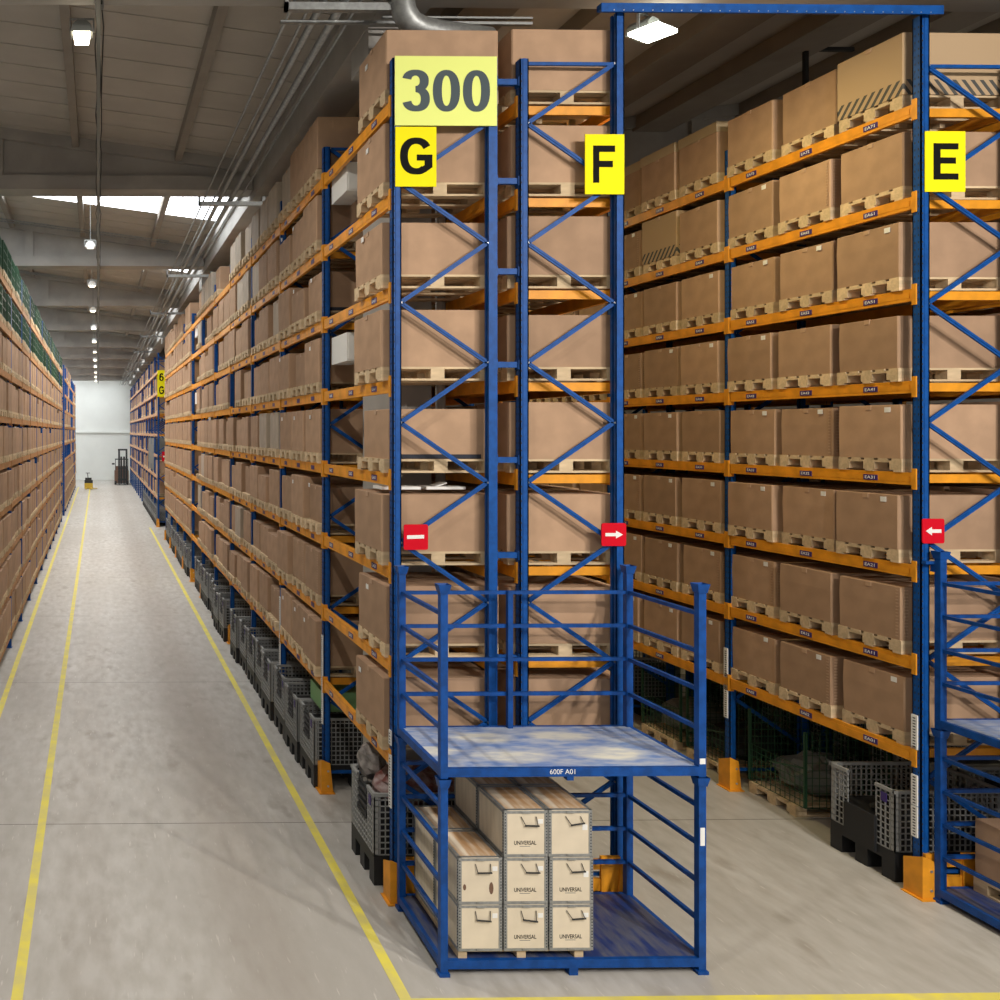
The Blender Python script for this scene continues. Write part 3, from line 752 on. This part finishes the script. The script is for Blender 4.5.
for c in range(3):
    nlev = 2 if c == 0 else 3
    for l in range(nlev):
        for d in range(2):
            lev_n = (zn2 if nlev == 2 else zn3)[l]
            lab = 'plywood crate with metal edges, %s column, %s of its stack, %s row' % (names[c], lev_n, 'front' if d == 0 else 'back')
            if (c, l, d) == (0, 1, 0): lab = 'plywood crate with two brown stains, top of the front left stack'
            if (c, l, d) == (2, 2, 0): lab = 'unmarked plywood crate at the top of the front right stack'
            t = thing('plywood_crate', lab, 'crate', (colx[c] + (l == 2) * (-.01 if c == 2 else 0), 7.865 + d * (CD + .02), .217 + l * (CH + .006)), 'plywood crates on the lower platform')
            ob('body', cm, t)
            if d == 0:
                ob('handle', handle_mesh(*hcfg[(c, l)]), t)
                if c > 0 and not (c == 2 and l == 2):
                    text('stamp_lettering', 'UNIVERSAL', .09, .29, .105, .142, -.0005, 'ink', t, .015, .0006)
                    ob('stamp_underline', MB().box(.14, .235, -.001, 0, .09, .094).mesh('stamp_underline', 'grey_ink'), t)
                ob('paper_label', MB().box(.305, .35, -.002, 0, CH - .12 - .06 * (c == 2 and l > 0), CH - .08 - .05 * (c == 2 and l > 0)).mesh('paper_label', 'white'), t)
                if (c, l) == (0, 1):
                    for cx, cz, rx, rz_ in ((.055, .15, .014, .028), (.295, .14, .02, .055)):
                        ob('stain', MB().prism([(cx + rx * math.cos(a * .5236), cz + rz_ * math.sin(a * .5236)) for a in range(12)], 'y', -.0015, 0).mesh('stain', 'truck_red'), t)

# ------------------------------------------------------------------ pallets and cartons
def pallet_mesh(simple=False):
    mb = MB(); X, Y = 1.2, .8
    for y in (-.4, -.05, .3): mb.box(-.6, .6, y, y + .1, 0, .022)
    for x in (-.6, -.0725, .455):
        for y in (-.4, -.0725, .255): mb.box(x, x + .145, y, y + .145, .022, .1)
        mb.box(x, x + .145, -.4, .4, .1, .122)
    for k in range(5):
        y = -.4 + k * .17; mb.box(-.6, .6, y, y + .12, .122, .144)
    return mb
PAL = pallet_mesh().mesh('wooden_pallet', 'wood')
def carton(Xd, Yd, H, seed, mats=('card', 'tape', 'hole'), strip_=False, band=False):
    r = random.Random(seed); mb = MB(); c = .012
    def ring(z, g):
        a, b = Xd / 2 + g, Yd / 2 + g
        return [(-a + c, -b, z), (a - c, -b, z), (a, -b + c, z), (a, b - c, z), (a - c, b, z), (-a + c, b, z), (-a, b - c, z), (-a, -b + c, z)]
    lv = [(0, 0), (H * .3, .002), (H * .65, .003 + r.uniform(-.002, .003)), (H * .99, .001), (H, -.003)]
    rings = []
    for z, g in lv:
        rings.append(len(mb.v)); mb.v += ring(z, g)
    for a, b in zip(rings, rings[1:]):
        for k in range(8): mb.f.append((a + k, a + (k + 1) % 8, b + (k + 1) % 8, b + k)); mb.m.append(0)
    mb.f.append(tuple(rings[0] + k for k in range(7, -1, -1))); mb.f.append(tuple(rings[-1] + k for k in range(8))); mb.m += [0, 0]
    w = .035
    mb.box(-Xd / 2 - .004, Xd / 2 + .004, -w, w, H - .006, H + .002, 1)
    mb.box(-Xd / 2 - .009, -Xd / 2 - .004, -w, w, H - .05, H - .004, 1)
    if strip_:      # dotted printed edge strip at the near aisle corner
        z = .04
        while z < H - .03:
            mb.box(-Xd / 2 + .03, -Xd / 2 + .07, -Yd / 2 - .0125, -Yd / 2 - .009, z, z + .012, 1)
            mb.box(-Xd / 2 - .0125, -Xd / 2 - .009, -Yd / 2 + .02, -Yd / 2 + .05, z, z + .012, 1); z += .035
    if band: mb.box(-Xd / 2 + .04, Xd / 2 - .1, -Yd / 2 - .008, -Yd / 2, .005, .05, 2)
    return mb.mesh('cardboard_box', *mats)
VAR = [carton(1.18, .80, .60, 1), carton(1.2, .79, .605, 2), carton(1.19, .81, .615, 3), carton(1.18, .78, .59, 4, strip_=True), carton(1.2, .80, .60, 5), carton(1.17, .77, .55, 6)]
VARE = [carton(1.18, .80, .575, 21), carton(1.2, .79, .58, 22), carton(1.19, .81, .585, 23), carton(1.18, .78, .57, 24, strip_=True), carton(1.2, .80, .58, 25), carton(1.17, .77, .56, 26)]
VARG = [carton(1.12, .74, .50, 41), carton(1.15, .78, .54, 42, band=True), carton(1.10, .72, .57, 43), carton(1.18, .80, .46, 44)]
VART = [carton(1.19, .80, .63, 31), carton(1.18, .81, .64, 32)]
TALL = carton(1.19, .86, .70, 8)
BAND = carton(1.08, .72, .53, 9, band=True)
LID = None
def lid_mesh():
    mb = MB().box(-.61, .61, -.41, .41, 0, .14); return mb.mesh('lid', 'tallcard')
LIDM = lid_mesh()
STRIPE = carton(1.22, .84, .66, 11, mats=('stripecard', 'tape', 'hole'))
PALE = carton(1.15, .72, .62, 12, mats=('palecard', 'tape', 'hole'))
LBL = MB().box(-.0035, 0, -.035, .035, 0, .055).mesh('paper_label', 'white')

num = 'first second third fourth fifth sixth seventh eighth ninth'.split()
bayn = 'first second third fourth fifth sixth seventh eighth ninth tenth eleventh twelfth thirteenth fourteenth'.split()
items = []   # every load: (area, xc, yc, z, kind, words, rackname)
def add(rack, xc, yc, ztop, k, li, j, kind=None, side=1):
    D = yc; area = abs(xc - side * .6) / D ** 3
    items.append([area, rack, xc, yc, ztop, k, li, j, kind])
rnd = random.Random(3)
def bayc(y0, k, j): return y0 + 2.8 * k + .55 + .9 * j
for k in range(11):
    for li, z in enumerate(LV):
        for j in range(3):
            if k == 0 and j > 0: continue
            if k == 3 and j == 2 and li in (4,): continue
            if k == 6 and j > 0: continue
            if k == 4 and li == 7 and j < 2: continue
            if k > 0 and rnd.random() < .018: continue
            kind = None
            q = rnd.random()
            if k == 1 and li == 7 and j < 2: kind = 'tall'
            elif q < (.4 if li > 5 else .05) and k > 1: kind = 'pale'
            if k == 0 and li == 3: kind = 'band'
            if (k in (2, 3, 5) and li == 7) or (k == 1 and li == 7 and j == 2): kind = 'pale'
            add('G', 3.59, bayc(9.12, k, j), z + BH / 2, k, li, j, kind)
for k in range(2):
    for li, z in enumerate(LV):
        for j in range(3):
            if k == 1 and j > 0: continue
            add('F', 4.93, bayc(9.12, k, j), z + BH / 2, k, li, j, None, -1)
for k in range(4):
    for li, z in enumerate(LV):
        for j in range(3):
            if k > 2: continue
            kind = None
            if li == 7 and k == 0 and j == 0: kind = 'stripe'
            if li == 7 and k == 1: kind = 'lidded'
            if li == 6 and k == 1 and j == 1: kind = 'stripe'
            if li == 7 and k == 0 and j > 0: kind = 'tallE'
            add('E', 9.175, bayc(9.12, k, j) + .07, z + BH / 2, k, li, j, kind)
for k in range(12):
    for li, z in enumerate(LL):
        for j in range(3):
            if k == 0: continue
            kind = 'green' if li >= 7 else ('low' if li == 0 else None)
            add('L', -2.55, bayc(14.35, k, j), z + BH / 2, k, li, j, kind, -1)
for k in range(9):
    for li, z in enumerate(LL):
        for j in range(3):
            if rnd.random() < (.75 if li > 2 else .3): continue
            add('L2', -2.5, bayc(51.5, k, j), z + BH / 2, k, li, j, None, -1)
for k in range(14):
    for li, z in enumerate(LV2):
        for j in range(3):
            if rnd.random() < .45: continue
            if k < 3 and li in (2, 3): continue
            add('G2', 3.66, bayc(45.3, k, j), z + BH / 2, k, li, j, None)
for k in range(3):
    for li, z in enumerate(LV):
        for j in range(3):
            items.append([0.0, 'D', 10.47, bayc(9.12, k, j) + .05, z + BH / 2, k, li, j, None])
items.sort(key=lambda a: -a[0])
WN = {'G': 'the 300 rack', 'F': 'the F rack', 'E': 'the E rack', 'L': 'the left-edge rack', 'L2': 'the far left rack', 'G2': 'the far right rack', 'D': 'the rack behind the E rack'}
PN = ['near spot', 'middle spot', 'far spot']
nbox = npal = ngreen = 0
SB = MB(); SP = MB()
def green_crate():
    mb = MB()
    for x in (-.6, .56):
        for y in (-.4, .36): mb.box(x, x + .04, y, y + .04, 0, .6)
    for z in (.0, .2, .4, .58):
        mb.box(-.6, .6, -.4, -.385, z, z + .02).box(-.6, .6, .385, .4, z, z + .02).box(-.6, -.585, -.4, .4, z, z + .02).box(.585, .6, -.4, .4, z, z + .02)
    for k in range(9):
        y = -.38 + k * .095; mb.box(.588, .6, y, y + .01, 0, .6)
        x = -.58 + k * .14; mb.box(x, x + .012, -.4, -.39, 0, .6)
    return mb.mesh('green_mesh', 'green')
def green_load():
    r = random.Random(5); mb = MB()
    for i in range(6):
        for k in range(4):
            x = -.5 + i * .18; y = -.3 + k * .18; h = r.uniform(.45, .78)
            mb.tube([(x, y, 0), (x, y, h * .8), (x, y, h)], .075, 8)
    return mb.mesh('green_goods', 'greenload')
GC, GL = green_crate(), green_load()
for it in items:
    area, rk, xc, yc, z, k, li, j, kind = it
    r = random.Random(hash((rk == 'G', k * 97 + li * 13 + j + len(rk) * 1000)) & 0xffff)
    where = '%s shelf of %s, %s bay, %s' % (num[li], WN[rk], bayn[k if rk != 'L' else k - 1], PN[j])
    if k == 0 and rk == 'G': where = '%s shelf at the near end of the 300 rack' % num[li]
    if k == 0 and rk == 'F': where = '%s shelf of the F rack, near bay, %s' % (num[li], PN[j])
    dx = r.uniform(-.02, .03); dy = r.uniform(-.02, .02); rz = r.uniform(-.012, .012)
    sy = 1.0
    if rk == 'G' and k == 0: yc += .09; sy = 1.2; dy = 0; rz = 0
    if kind == 'low':       # cartons of the lowest shelf, left rack
        kind = None
    if npal < 300:
        p = tag(ob('wooden_pallet', PAL, None, (xc + dx, yc + dy, z), rz), 'wooden pallet, ' + where, 'pallet', 'wooden pallets in the racks'); npal += 1; p.scale.y = sy
    else:
        n0 = len(SP.v); src = pallet_mesh()
        SP.v += [(a + xc + dx, b + yc + dy, c + z) for a, b, c in src.v]; SP.f += [tuple(i + n0 for i in f_) for f_ in src.f]; SP.m += [0] * len(src.f)
    if kind == 'green':
        if ngreen < 30 or True:
            t = tag(ob('mesh_crate', None, None, (xc + dx, yc + dy, z + .144), rz), 'green crate, ' + where, 'crate', 'green wire crates on the left rack')
            if ngreen < 60: ob('mesh_wall', GC, t); ob('goods', GL, t)
            else: ob('mesh_wall', GC, t); ob('goods', GL, t)
            ngreen += 1
        continue
    V = VARE if rk == 'E' else VAR
    word, me = 'brown cardboard box', V[r.randrange(5)] if r.random() > .12 else V[5]
    if rk == 'G' and k > 0 and r.random() < .34: me = VARG[r.randrange(4)]; dx += r.uniform(-.01, .05)
    if li == 7 and k == 0: me = VART[r.randrange(2)]
    if kind in ('tall', 'tallE'): word, me = 'tall cardboard box', TALL if kind == 'tall' else VART[j % 2]
    if kind == 'tallE': word = 'light brown cardboard box'
    if kind == 'band': word, me = 'low cardboard box with black band', BAND
    if kind == 'stripe': word, me = 'cardboard box with slanted grey stripes', STRIPE
    if kind == 'pale': word, me = 'pale cardboard box', PALE
    if kind == 'lidded': word = 'cardboard box with raised lid'
    if nbox < 300:
        b = tag(ob('cardboard_box', me, None, (xc + dx * 1.2, yc + dy, z + .144), rz), word + ', ' + where, 'box', 'cardboard boxes in the racks'); nbox += 1; b.scale.y = sy
        if kind == 'lidded': ob('lid', LIDM, b, (0, 0, .56))
        if rk == 'E' and k < 2 and kind is None and r.random() < .75:
            ob('paper_label', LBL, b, (-.604, -.25 + r.uniform(-.03, .03), .5))
        elif rk == 'G' and k < 2 and kind is None and r.random() < .6:
            ob('paper_label', LBL, b, (-.604, .15 + r.uniform(-.1, .1), .47))
    else:
        h = .62 if r.random() > .1 else .45; xd = .59
        SB.box(xc - xd, xc + xd, yc - .395 + dy, yc + .395 + dy, z + .144, z + .144 + h)
if SB.v:
    o = tag(ob('cardboard_box', SB.mesh('far_boxes', 'card')), 'the many small cardboard boxes far down the aisle racks', 'boxes', 'cardboard boxes in the racks', 'stuff')
if SP.v:
    o = tag(ob('wooden_pallet', SP.mesh('far_pallets', 'wood')), 'the many small wooden pallets far down the aisle racks', 'pallets', 'wooden pallets in the racks', 'stuff')

# papers on the box behind the red bar sign
pp = MB().box(3.0, 3.9, 9.35, 9.9, 0, .03)
z4 = LV[2] + BH / 2 + .144
for i, (x, a) in enumerate(((3.02, .12), (3.5, .04))):
    o = tag(ob('paper_stack', MB().box(0, .42, 0, .3, 0, .03).bar((.1, .1, .03), (.22, .1, .03 + a), .2, .012).mesh('paper_stack', 'white'), None, (x, 9.4, z4 + .645)),
            'white papers lying on a box behind the red bar sign, %s pile' % ('left' if i == 0 else 'right'), 'papers', 'papers on a box')

# pallet and box on the right-hand lower platform
p = tag(ob('wooden_pallet', PAL, None, (9.42, 8.62, .14), math.pi / 2), 'wooden pallet on the lower platform at the right edge', 'pallet', 'wooden pallets in the racks')
p.location.x = 9.40; p.location.y = 8.38; p.rotation_euler.z = math.pi / 2
b = tag(ob('cardboard_box', VAR[0], None, (9.40, 8.38, .284), math.pi / 2), 'brown cardboard box inside the lower platform at the right edge', 'box', 'cardboard boxes in the racks')
# pallet strips under the plywood crates
mb = MB()
for x in (3.25, 3.78, 4.3):
    mb.box(x - .03, x + .05, 7.885, 8.95, 0, .055)
mb.box(3.22, 4.42, 7.89, 7.99, .055, .073).box(3.22, 4.42, 8.4, 8.5, .055, .073).box(3.22, 4.42, 8.84, 8.94, .055, .073)
tag(ob('wooden_pallet', mb.mesh('low_pallet', 'wood'), None, (0, 0, .142)), 'low wooden pallet under the plywood crates', 'pallet')

# ------------------------------------------------------------------ plastic box pallets on the floor
def grid_wall(mb, axis, c, a0, a1, z0, z1, na, nz, t=.012, b=.012):
    def q(a, a_, z, z_):
        if axis == 'x': mb.box(c, c + t, a, a_, z, z_)
        else: mb.box(a, a_, c, c + t, z, z_)
    for i in range(na + 1):
        a = a0 + (a1 - a0 - b) * i / na; q(a, a + b, z0, z1)
    for i in range(nz + 1):
        z = z0 + (z1 - z0 - b) * i / nz; q(a0, a1, z, z + b)
def plastic_crate(open_flap):
    X, Y, H, B = 1.2, .84, .98, .32
    wall = MB()
    grid_wall(wall, 'y', 0, .0, X, B, H, 20, 10, b=.011); grid_wall(wall, 'y', Y - .012, .0, X, B, H, 20, 10, b=.011); grid_wall(wall, 'x', X - .012, 0, Y, B, H, 12, 8)
    # aisle side with loading notch
    n0, n1 = .24, .60
    grid_wall(wall, 'x', 0, 0, n0, B, H, 4, 10, b=.011); grid_wall(wall, 'x', 0, n1, Y, B, H, 4, 10, b=.011)
    if not open_flap: grid_wall(wall, 'x', 0, n0, n1, B, .60, 5, 4)
    for x0_, x1_, y0_, y1_ in ((0, .05, 0, .05), (0, .05, Y - .05, Y), (X - .05, X, 0, .05), (X - .05, X, Y - .05, Y)): wall.box(x0_, x1_, y0_, y1_, B, H)
    for z in (H - .03,):
        wall.box(-.01, X + .01, -.01, .02, z, H + .005).box(-.01, X + .01, Y - .02, Y + .01, z, H + .005).box(X - .02, X + .01, 0, Y, z, H + .005)
        wall.box(-.01, .02, 0, n0, z, H + .005).box(-.01, .02, n1, Y, z, H + .005)
    base = MB().box(0, X, 0, Y, .2, B)
    for x in (0, X / 2 - .09, X - .18):
        for y in (0, Y / 2 - .08, Y - .16): base.box(x, x + .18, y, y + .16, 0, .2)
    inner = MB().box(.03, X - .03, .03, Y - .03, B, .78 if not open_flap else .6)  # solid black core painted in for the shaded inside of the crate
    flap = MB()
    if open_flap: flap.box(-.03, 0, n0 - .02, n1 + .02, .22, .62)
    else:
        flap.box(-.012, .0, n0 + .01, n1 - .01, .6, .62)
        for k in range(4): flap.box(-.008, .01, n0 + .02, n1 - .02, .63 + k * .08, .66 + k * .08)
        flap.box(.012, .02, n0, n1, .6, .95)
    tg = MB().box(-.012, -.005, .09, .16, H - .16, H - .06)
    return wall.mesh('crate_wall', 'crate'), base.mesh('crate_base', 'black'), inner.mesh('crate_dark_core', 'black'), flap.mesh('crate_flap', 'black'), tg.mesh('crate_tag', 'plate')
PC = [plastic_crate(False), plastic_crate(True)]
nc = 0
def put_crate(x, y, label, kind=0, group='grey plastic box pallets on the floor', hs=1.0):
    t = thing('plastic_box_pallet', label, 'crate', (x, y, 0), group)
    t.scale = (1, 1, hs)
    for nme, me in zip(('mesh_wall', 'base', 'dark_core', 'flap', 'blue_tag'), PC[kind]): ob(nme, me, t)
    return t
put_crate(2.95, 9.44, 'grey plastic crate nearest the camera, holding film-wrapped red goods under the 300 rack')
film = MB()
rr = random.Random(4)
def blob(cx, cy, cz, rx, ry, rz, seed, name, m, nu=14, nv=9):
    q = random.Random(seed); mb = MB(); n0 = 0
    for i in range(nv + 1):
        ph = math.pi * i / nv
        for j in range(nu):
            th = 2 * math.pi * j / nu; k = 1 + q.uniform(-.16, .16)
            mb.v.append((cx + rx * k * math.sin(ph) * math.cos(th), cy + ry * k * math.sin(ph) * math.sin(th), cz + rz * k * math.cos(ph)))
    for i in range(nv):
        for j in range(nu): mb.f.append((i * nu + j, i * nu + (j + 1) % nu, (i + 1) * nu + (j + 1) % nu, (i + 1) * nu + j)); mb.m.append(0)
    return mb.mesh(name, m)
tag(ob('wrapped_goods', blob(3.5, 9.8, .92, .5, .3, .2, 2, 'wrapped_goods', 'dark_red')), 'dark red goods wrapped in film inside the nearest grey crate', 'goods')
tag(ob('film_bag', blob(3.13, 10.12, 1.08, .15, .16, .2, 3, 'film_bag', 'film')), 'clear crumpled plastic film standing up in the nearest grey crate', 'plastic film')
for k in range(1, 11):
    for j in range(3):
        if k in (3,) and j == 2: continue
        if k == 6 and j == 2: continue
        y = 9.12 + 2.8 * k + .13 + .9 * j
        put_crate(2.90 + rnd.uniform(-.02, .06) + (.1 if k > 4 else 0), y, 'grey plastic crate on the floor under the 300 rack, %s bay, %s' % (bayn[k], PN[j]), 0, hs=rnd.choice((1, 1, .96)))
for k in range(5):
    for j in range(3):
        put_crate(2.98, 45.3 + 2.8 * k + .13 + .9 * j, 'grey plastic crate on the floor of the far right rack, %s bay, %s' % (bayn[k], PN[j]), 0)
for k in range(2):
    for j in range(3):
        put_crate(EX + 1.40, 9.12 + 2.8 * k + .13 + .9 * j, 'grey plastic crate on the floor behind the E rack, %s bay, %s' % (bayn[k], PN[j]), 0)
tag(ob('green_panel', MB().box(3.10, 4.05, 12.2, 12.9, .985, 1.25).mesh('green_panel', 'greencard')), 'green block of boards lying on the grey crate behind the second foot guard', 'board')
put_crate(8.58, 9.42, 'grey plastic crate with open black flap beside the E rack foot guard', 1)
blob_e = blob(9.1, 9.8, .62, .4, .25, .14, 9, 'black_liner', 'black')
tag(ob('black_liner', blob_e), 'crumpled black liner bag inside the open grey crate by the E rack', 'bag')
put_crate(8.75, 9.42 + 2.8 * 2, 'grey plastic crate on the floor of the E rack, third bay', 0)

# green wire cages on wooden pallets in row E
def wire_cage():
    w = MB(); X, Y, H = 1.1, .98, .95
    for x in (0, X - .03):
        for y in (0, Y - .03): w.box(x, x + .03, y, y + .03, 0, H)
    for ax, c in (('y', 0), ('y', Y - .01), ('x', X - .01)): grid_wall(w, ax, c, 0, X if ax == 'y' else Y, 0, H, 12, 10, .006, .006)
    grid_wall(w, 'x', 0, .0, Y, 0, .5, 12, 6, .006, .006)
    w.bar((.0, .03, .50), (.0, Y * .6, .38), .02, .02)
    return w.mesh('wire_cage', 'green')
WC = wire_cage()
for i, y in enumerate((10.93, 12.2, 13.3)):
    p = tag(ob('wooden_pallet', PAL, None, (9.38, y + .5, 0)), ['wooden pallet under the near green wire cage on the floor of the E rack', 'wooden pallet under the middle green wire cage on the floor of the E rack', 'wooden pallet under the far green wire cage on the floor of the E rack'][i], 'pallet', 'wooden pallets in the racks')
    t = thing('wire_cage', ['near', 'middle', 'far'][i] + ' green wire cage on a pallet at the foot of the E rack', 'cage', (8.82, y, .146), 'green wire cages')
    ob('mesh_wall', WC, t)
    g = tag(ob('wrapped_goods', blob(9.37, y + .48, .40, .46, .4, .25, 20 + i, 'cage_goods', 'film')), 'grey film-wrapped goods inside the %s green wire cage' % ['near', 'middle', 'far'][i], 'goods', 'goods in the wire cages')
    g.active_material = M['black'] if i == 1 else M['grey']

# ------------------------------------------------------------------ far end machines
def reach_truck(x, y):
    t = thing('reach_truck', 'dark reach truck with tall mast parked near the white end wall', 'forklift', (x, y, 0))
    b = MB().box(0, 1.3, 0, 1.2, .15, 1.3).box(.1, 1.2, .2, 1.1, 1.3, 1.7); ob('body', b.mesh('body', 'truck_red'), t)
    m = MB()
    for px in (.32, .52, .78, 1.0): m.box(px, px + .17, -.25, -.1, .1, 3.3 if px in (.32, 1.0) else 2.6)
    m.box(.3, 1.15, -.28, -.22, 3.15, 3.3).box(.3, 1.15, -.28, -.22, 1.5, 1.6).box(.3, 1.15, -.28, -.22, .4, .6); ob('mast', m.mesh('mast', 'truck_dark'), t)
    f_ = MB().box(.35, .5, -1.2, -.25, .08, .13).box(.85, 1.0, -1.2, -.25, .08, .13); ob('fork', f_.mesh('fork', 'truck_dark'), t)
    g = MB()
    for px, pz in ((.05, 0), (1.2, 0)): g.box(px, px + .06, .1, .16, 1.3, 2.3)
    g.box(.05, 1.26, .1, 1.1, 2.3, 2.38).box(-.25, 0, .0, .06, 1.85, 2.0); ob('cab_guard', g.mesh('cab_guard', 'truck_dark'), t)
    for px in (0, 1.1):
        for py in (0, .9):
            ob('wheel', MB().tube([(px, py + .1, .2), (px + .18, py + .1, .2)], .2, 14).mesh('wheel', 'black'), t)
reach_truck(1.52, 81.5)
t = thing('pallet_truck', 'small yellow pallet truck by the left rack near the end wall', 'pallet truck', (-1.15, 75.5, 0))
ob('body', MB().box(0, .7, 0, .5, .05, .75).box(.05, .6, .05, .4, .75, .95).mesh('body', 'truck_dark'), t)
ob('cover', MB().box(-.01, .71, -.02, 0, .05, .5).box(.0, .7, 0, .5, .03, .1).mesh('cover', 'truck_yellow'), t)
ob('fork', MB().box(.05, .2, -1.1, 0, .06, .12).box(.5, .65, -1.1, 0, .06, .12).box(.7, 1.1, -.1, .0, .04, .1).mesh('fork', 'truck_yellow'), t)
ob('tiller', MB().bar((.3, .2, .9), (.25, .2, 1.35), .06, .06).bar((.1, .2, 1.35), (.45, .2, 1.35), .05, .05).mesh('tiller', 'truck_dark'), t)
tag(ob('grey_cabinet', MB().box(0, 1.0, 0, 5.2, 0, 1.75).box(-.02, 0, .1, 5.1, .3, 1.4).mesh('grey_cabinet', 'grey'), None, (3.06, 48.35, 2.75)), 'big grey sheet-metal cabinet set into the far rack beyond the cross aisle', 'cabinet')

for i, (x0, x1, y, z, xd) in enumerate(((10.95, 12.1, 14.0, 10.95, 11.3), (12.2, 13.6, 19.5, 11.2, 12.8))):
    h = MB().box(x0, x1, y, y + .06, z, z + .06).box(xd, xd + .06, y, y + .06, z - .7, z).box(xd, xd + .06, y, y + .06, z, roof_h(xd) - .01)
    tag(ob('ceiling_hanger', h.mesh('ceiling_hanger', 'truck_dark')), ['near', 'far'][i] + ' dark T-shaped steel hanger under the roof above the E rack boxes', 'hanger', 'roof hangers')
# thin tubes added in place of the lit roof sheet ends in each span
for i, g in enumerate(GIRD[3:9]):
    o = MB()
    for d in (0, .28): o.tube([(-6, g + 6.9 + d, roof_h(-6) - .21), (2.0, g + 6.9 + d, roof_h(2.0) - .21)], .022, 6)
    tag(ob('lit_edge_tube', o.mesh('lit_edge_tube', 'galv')), 'pair of tubes standing in for lit roof sheet ends, span %s from the skylight' % ords[i], 'pipe', 'stand-ins for lit roof sheet ends')
print('boxes', nbox, 'pallets', npal, 'green', ngreen, 'items', len(items), 'objects', len(bpy.data.objects))
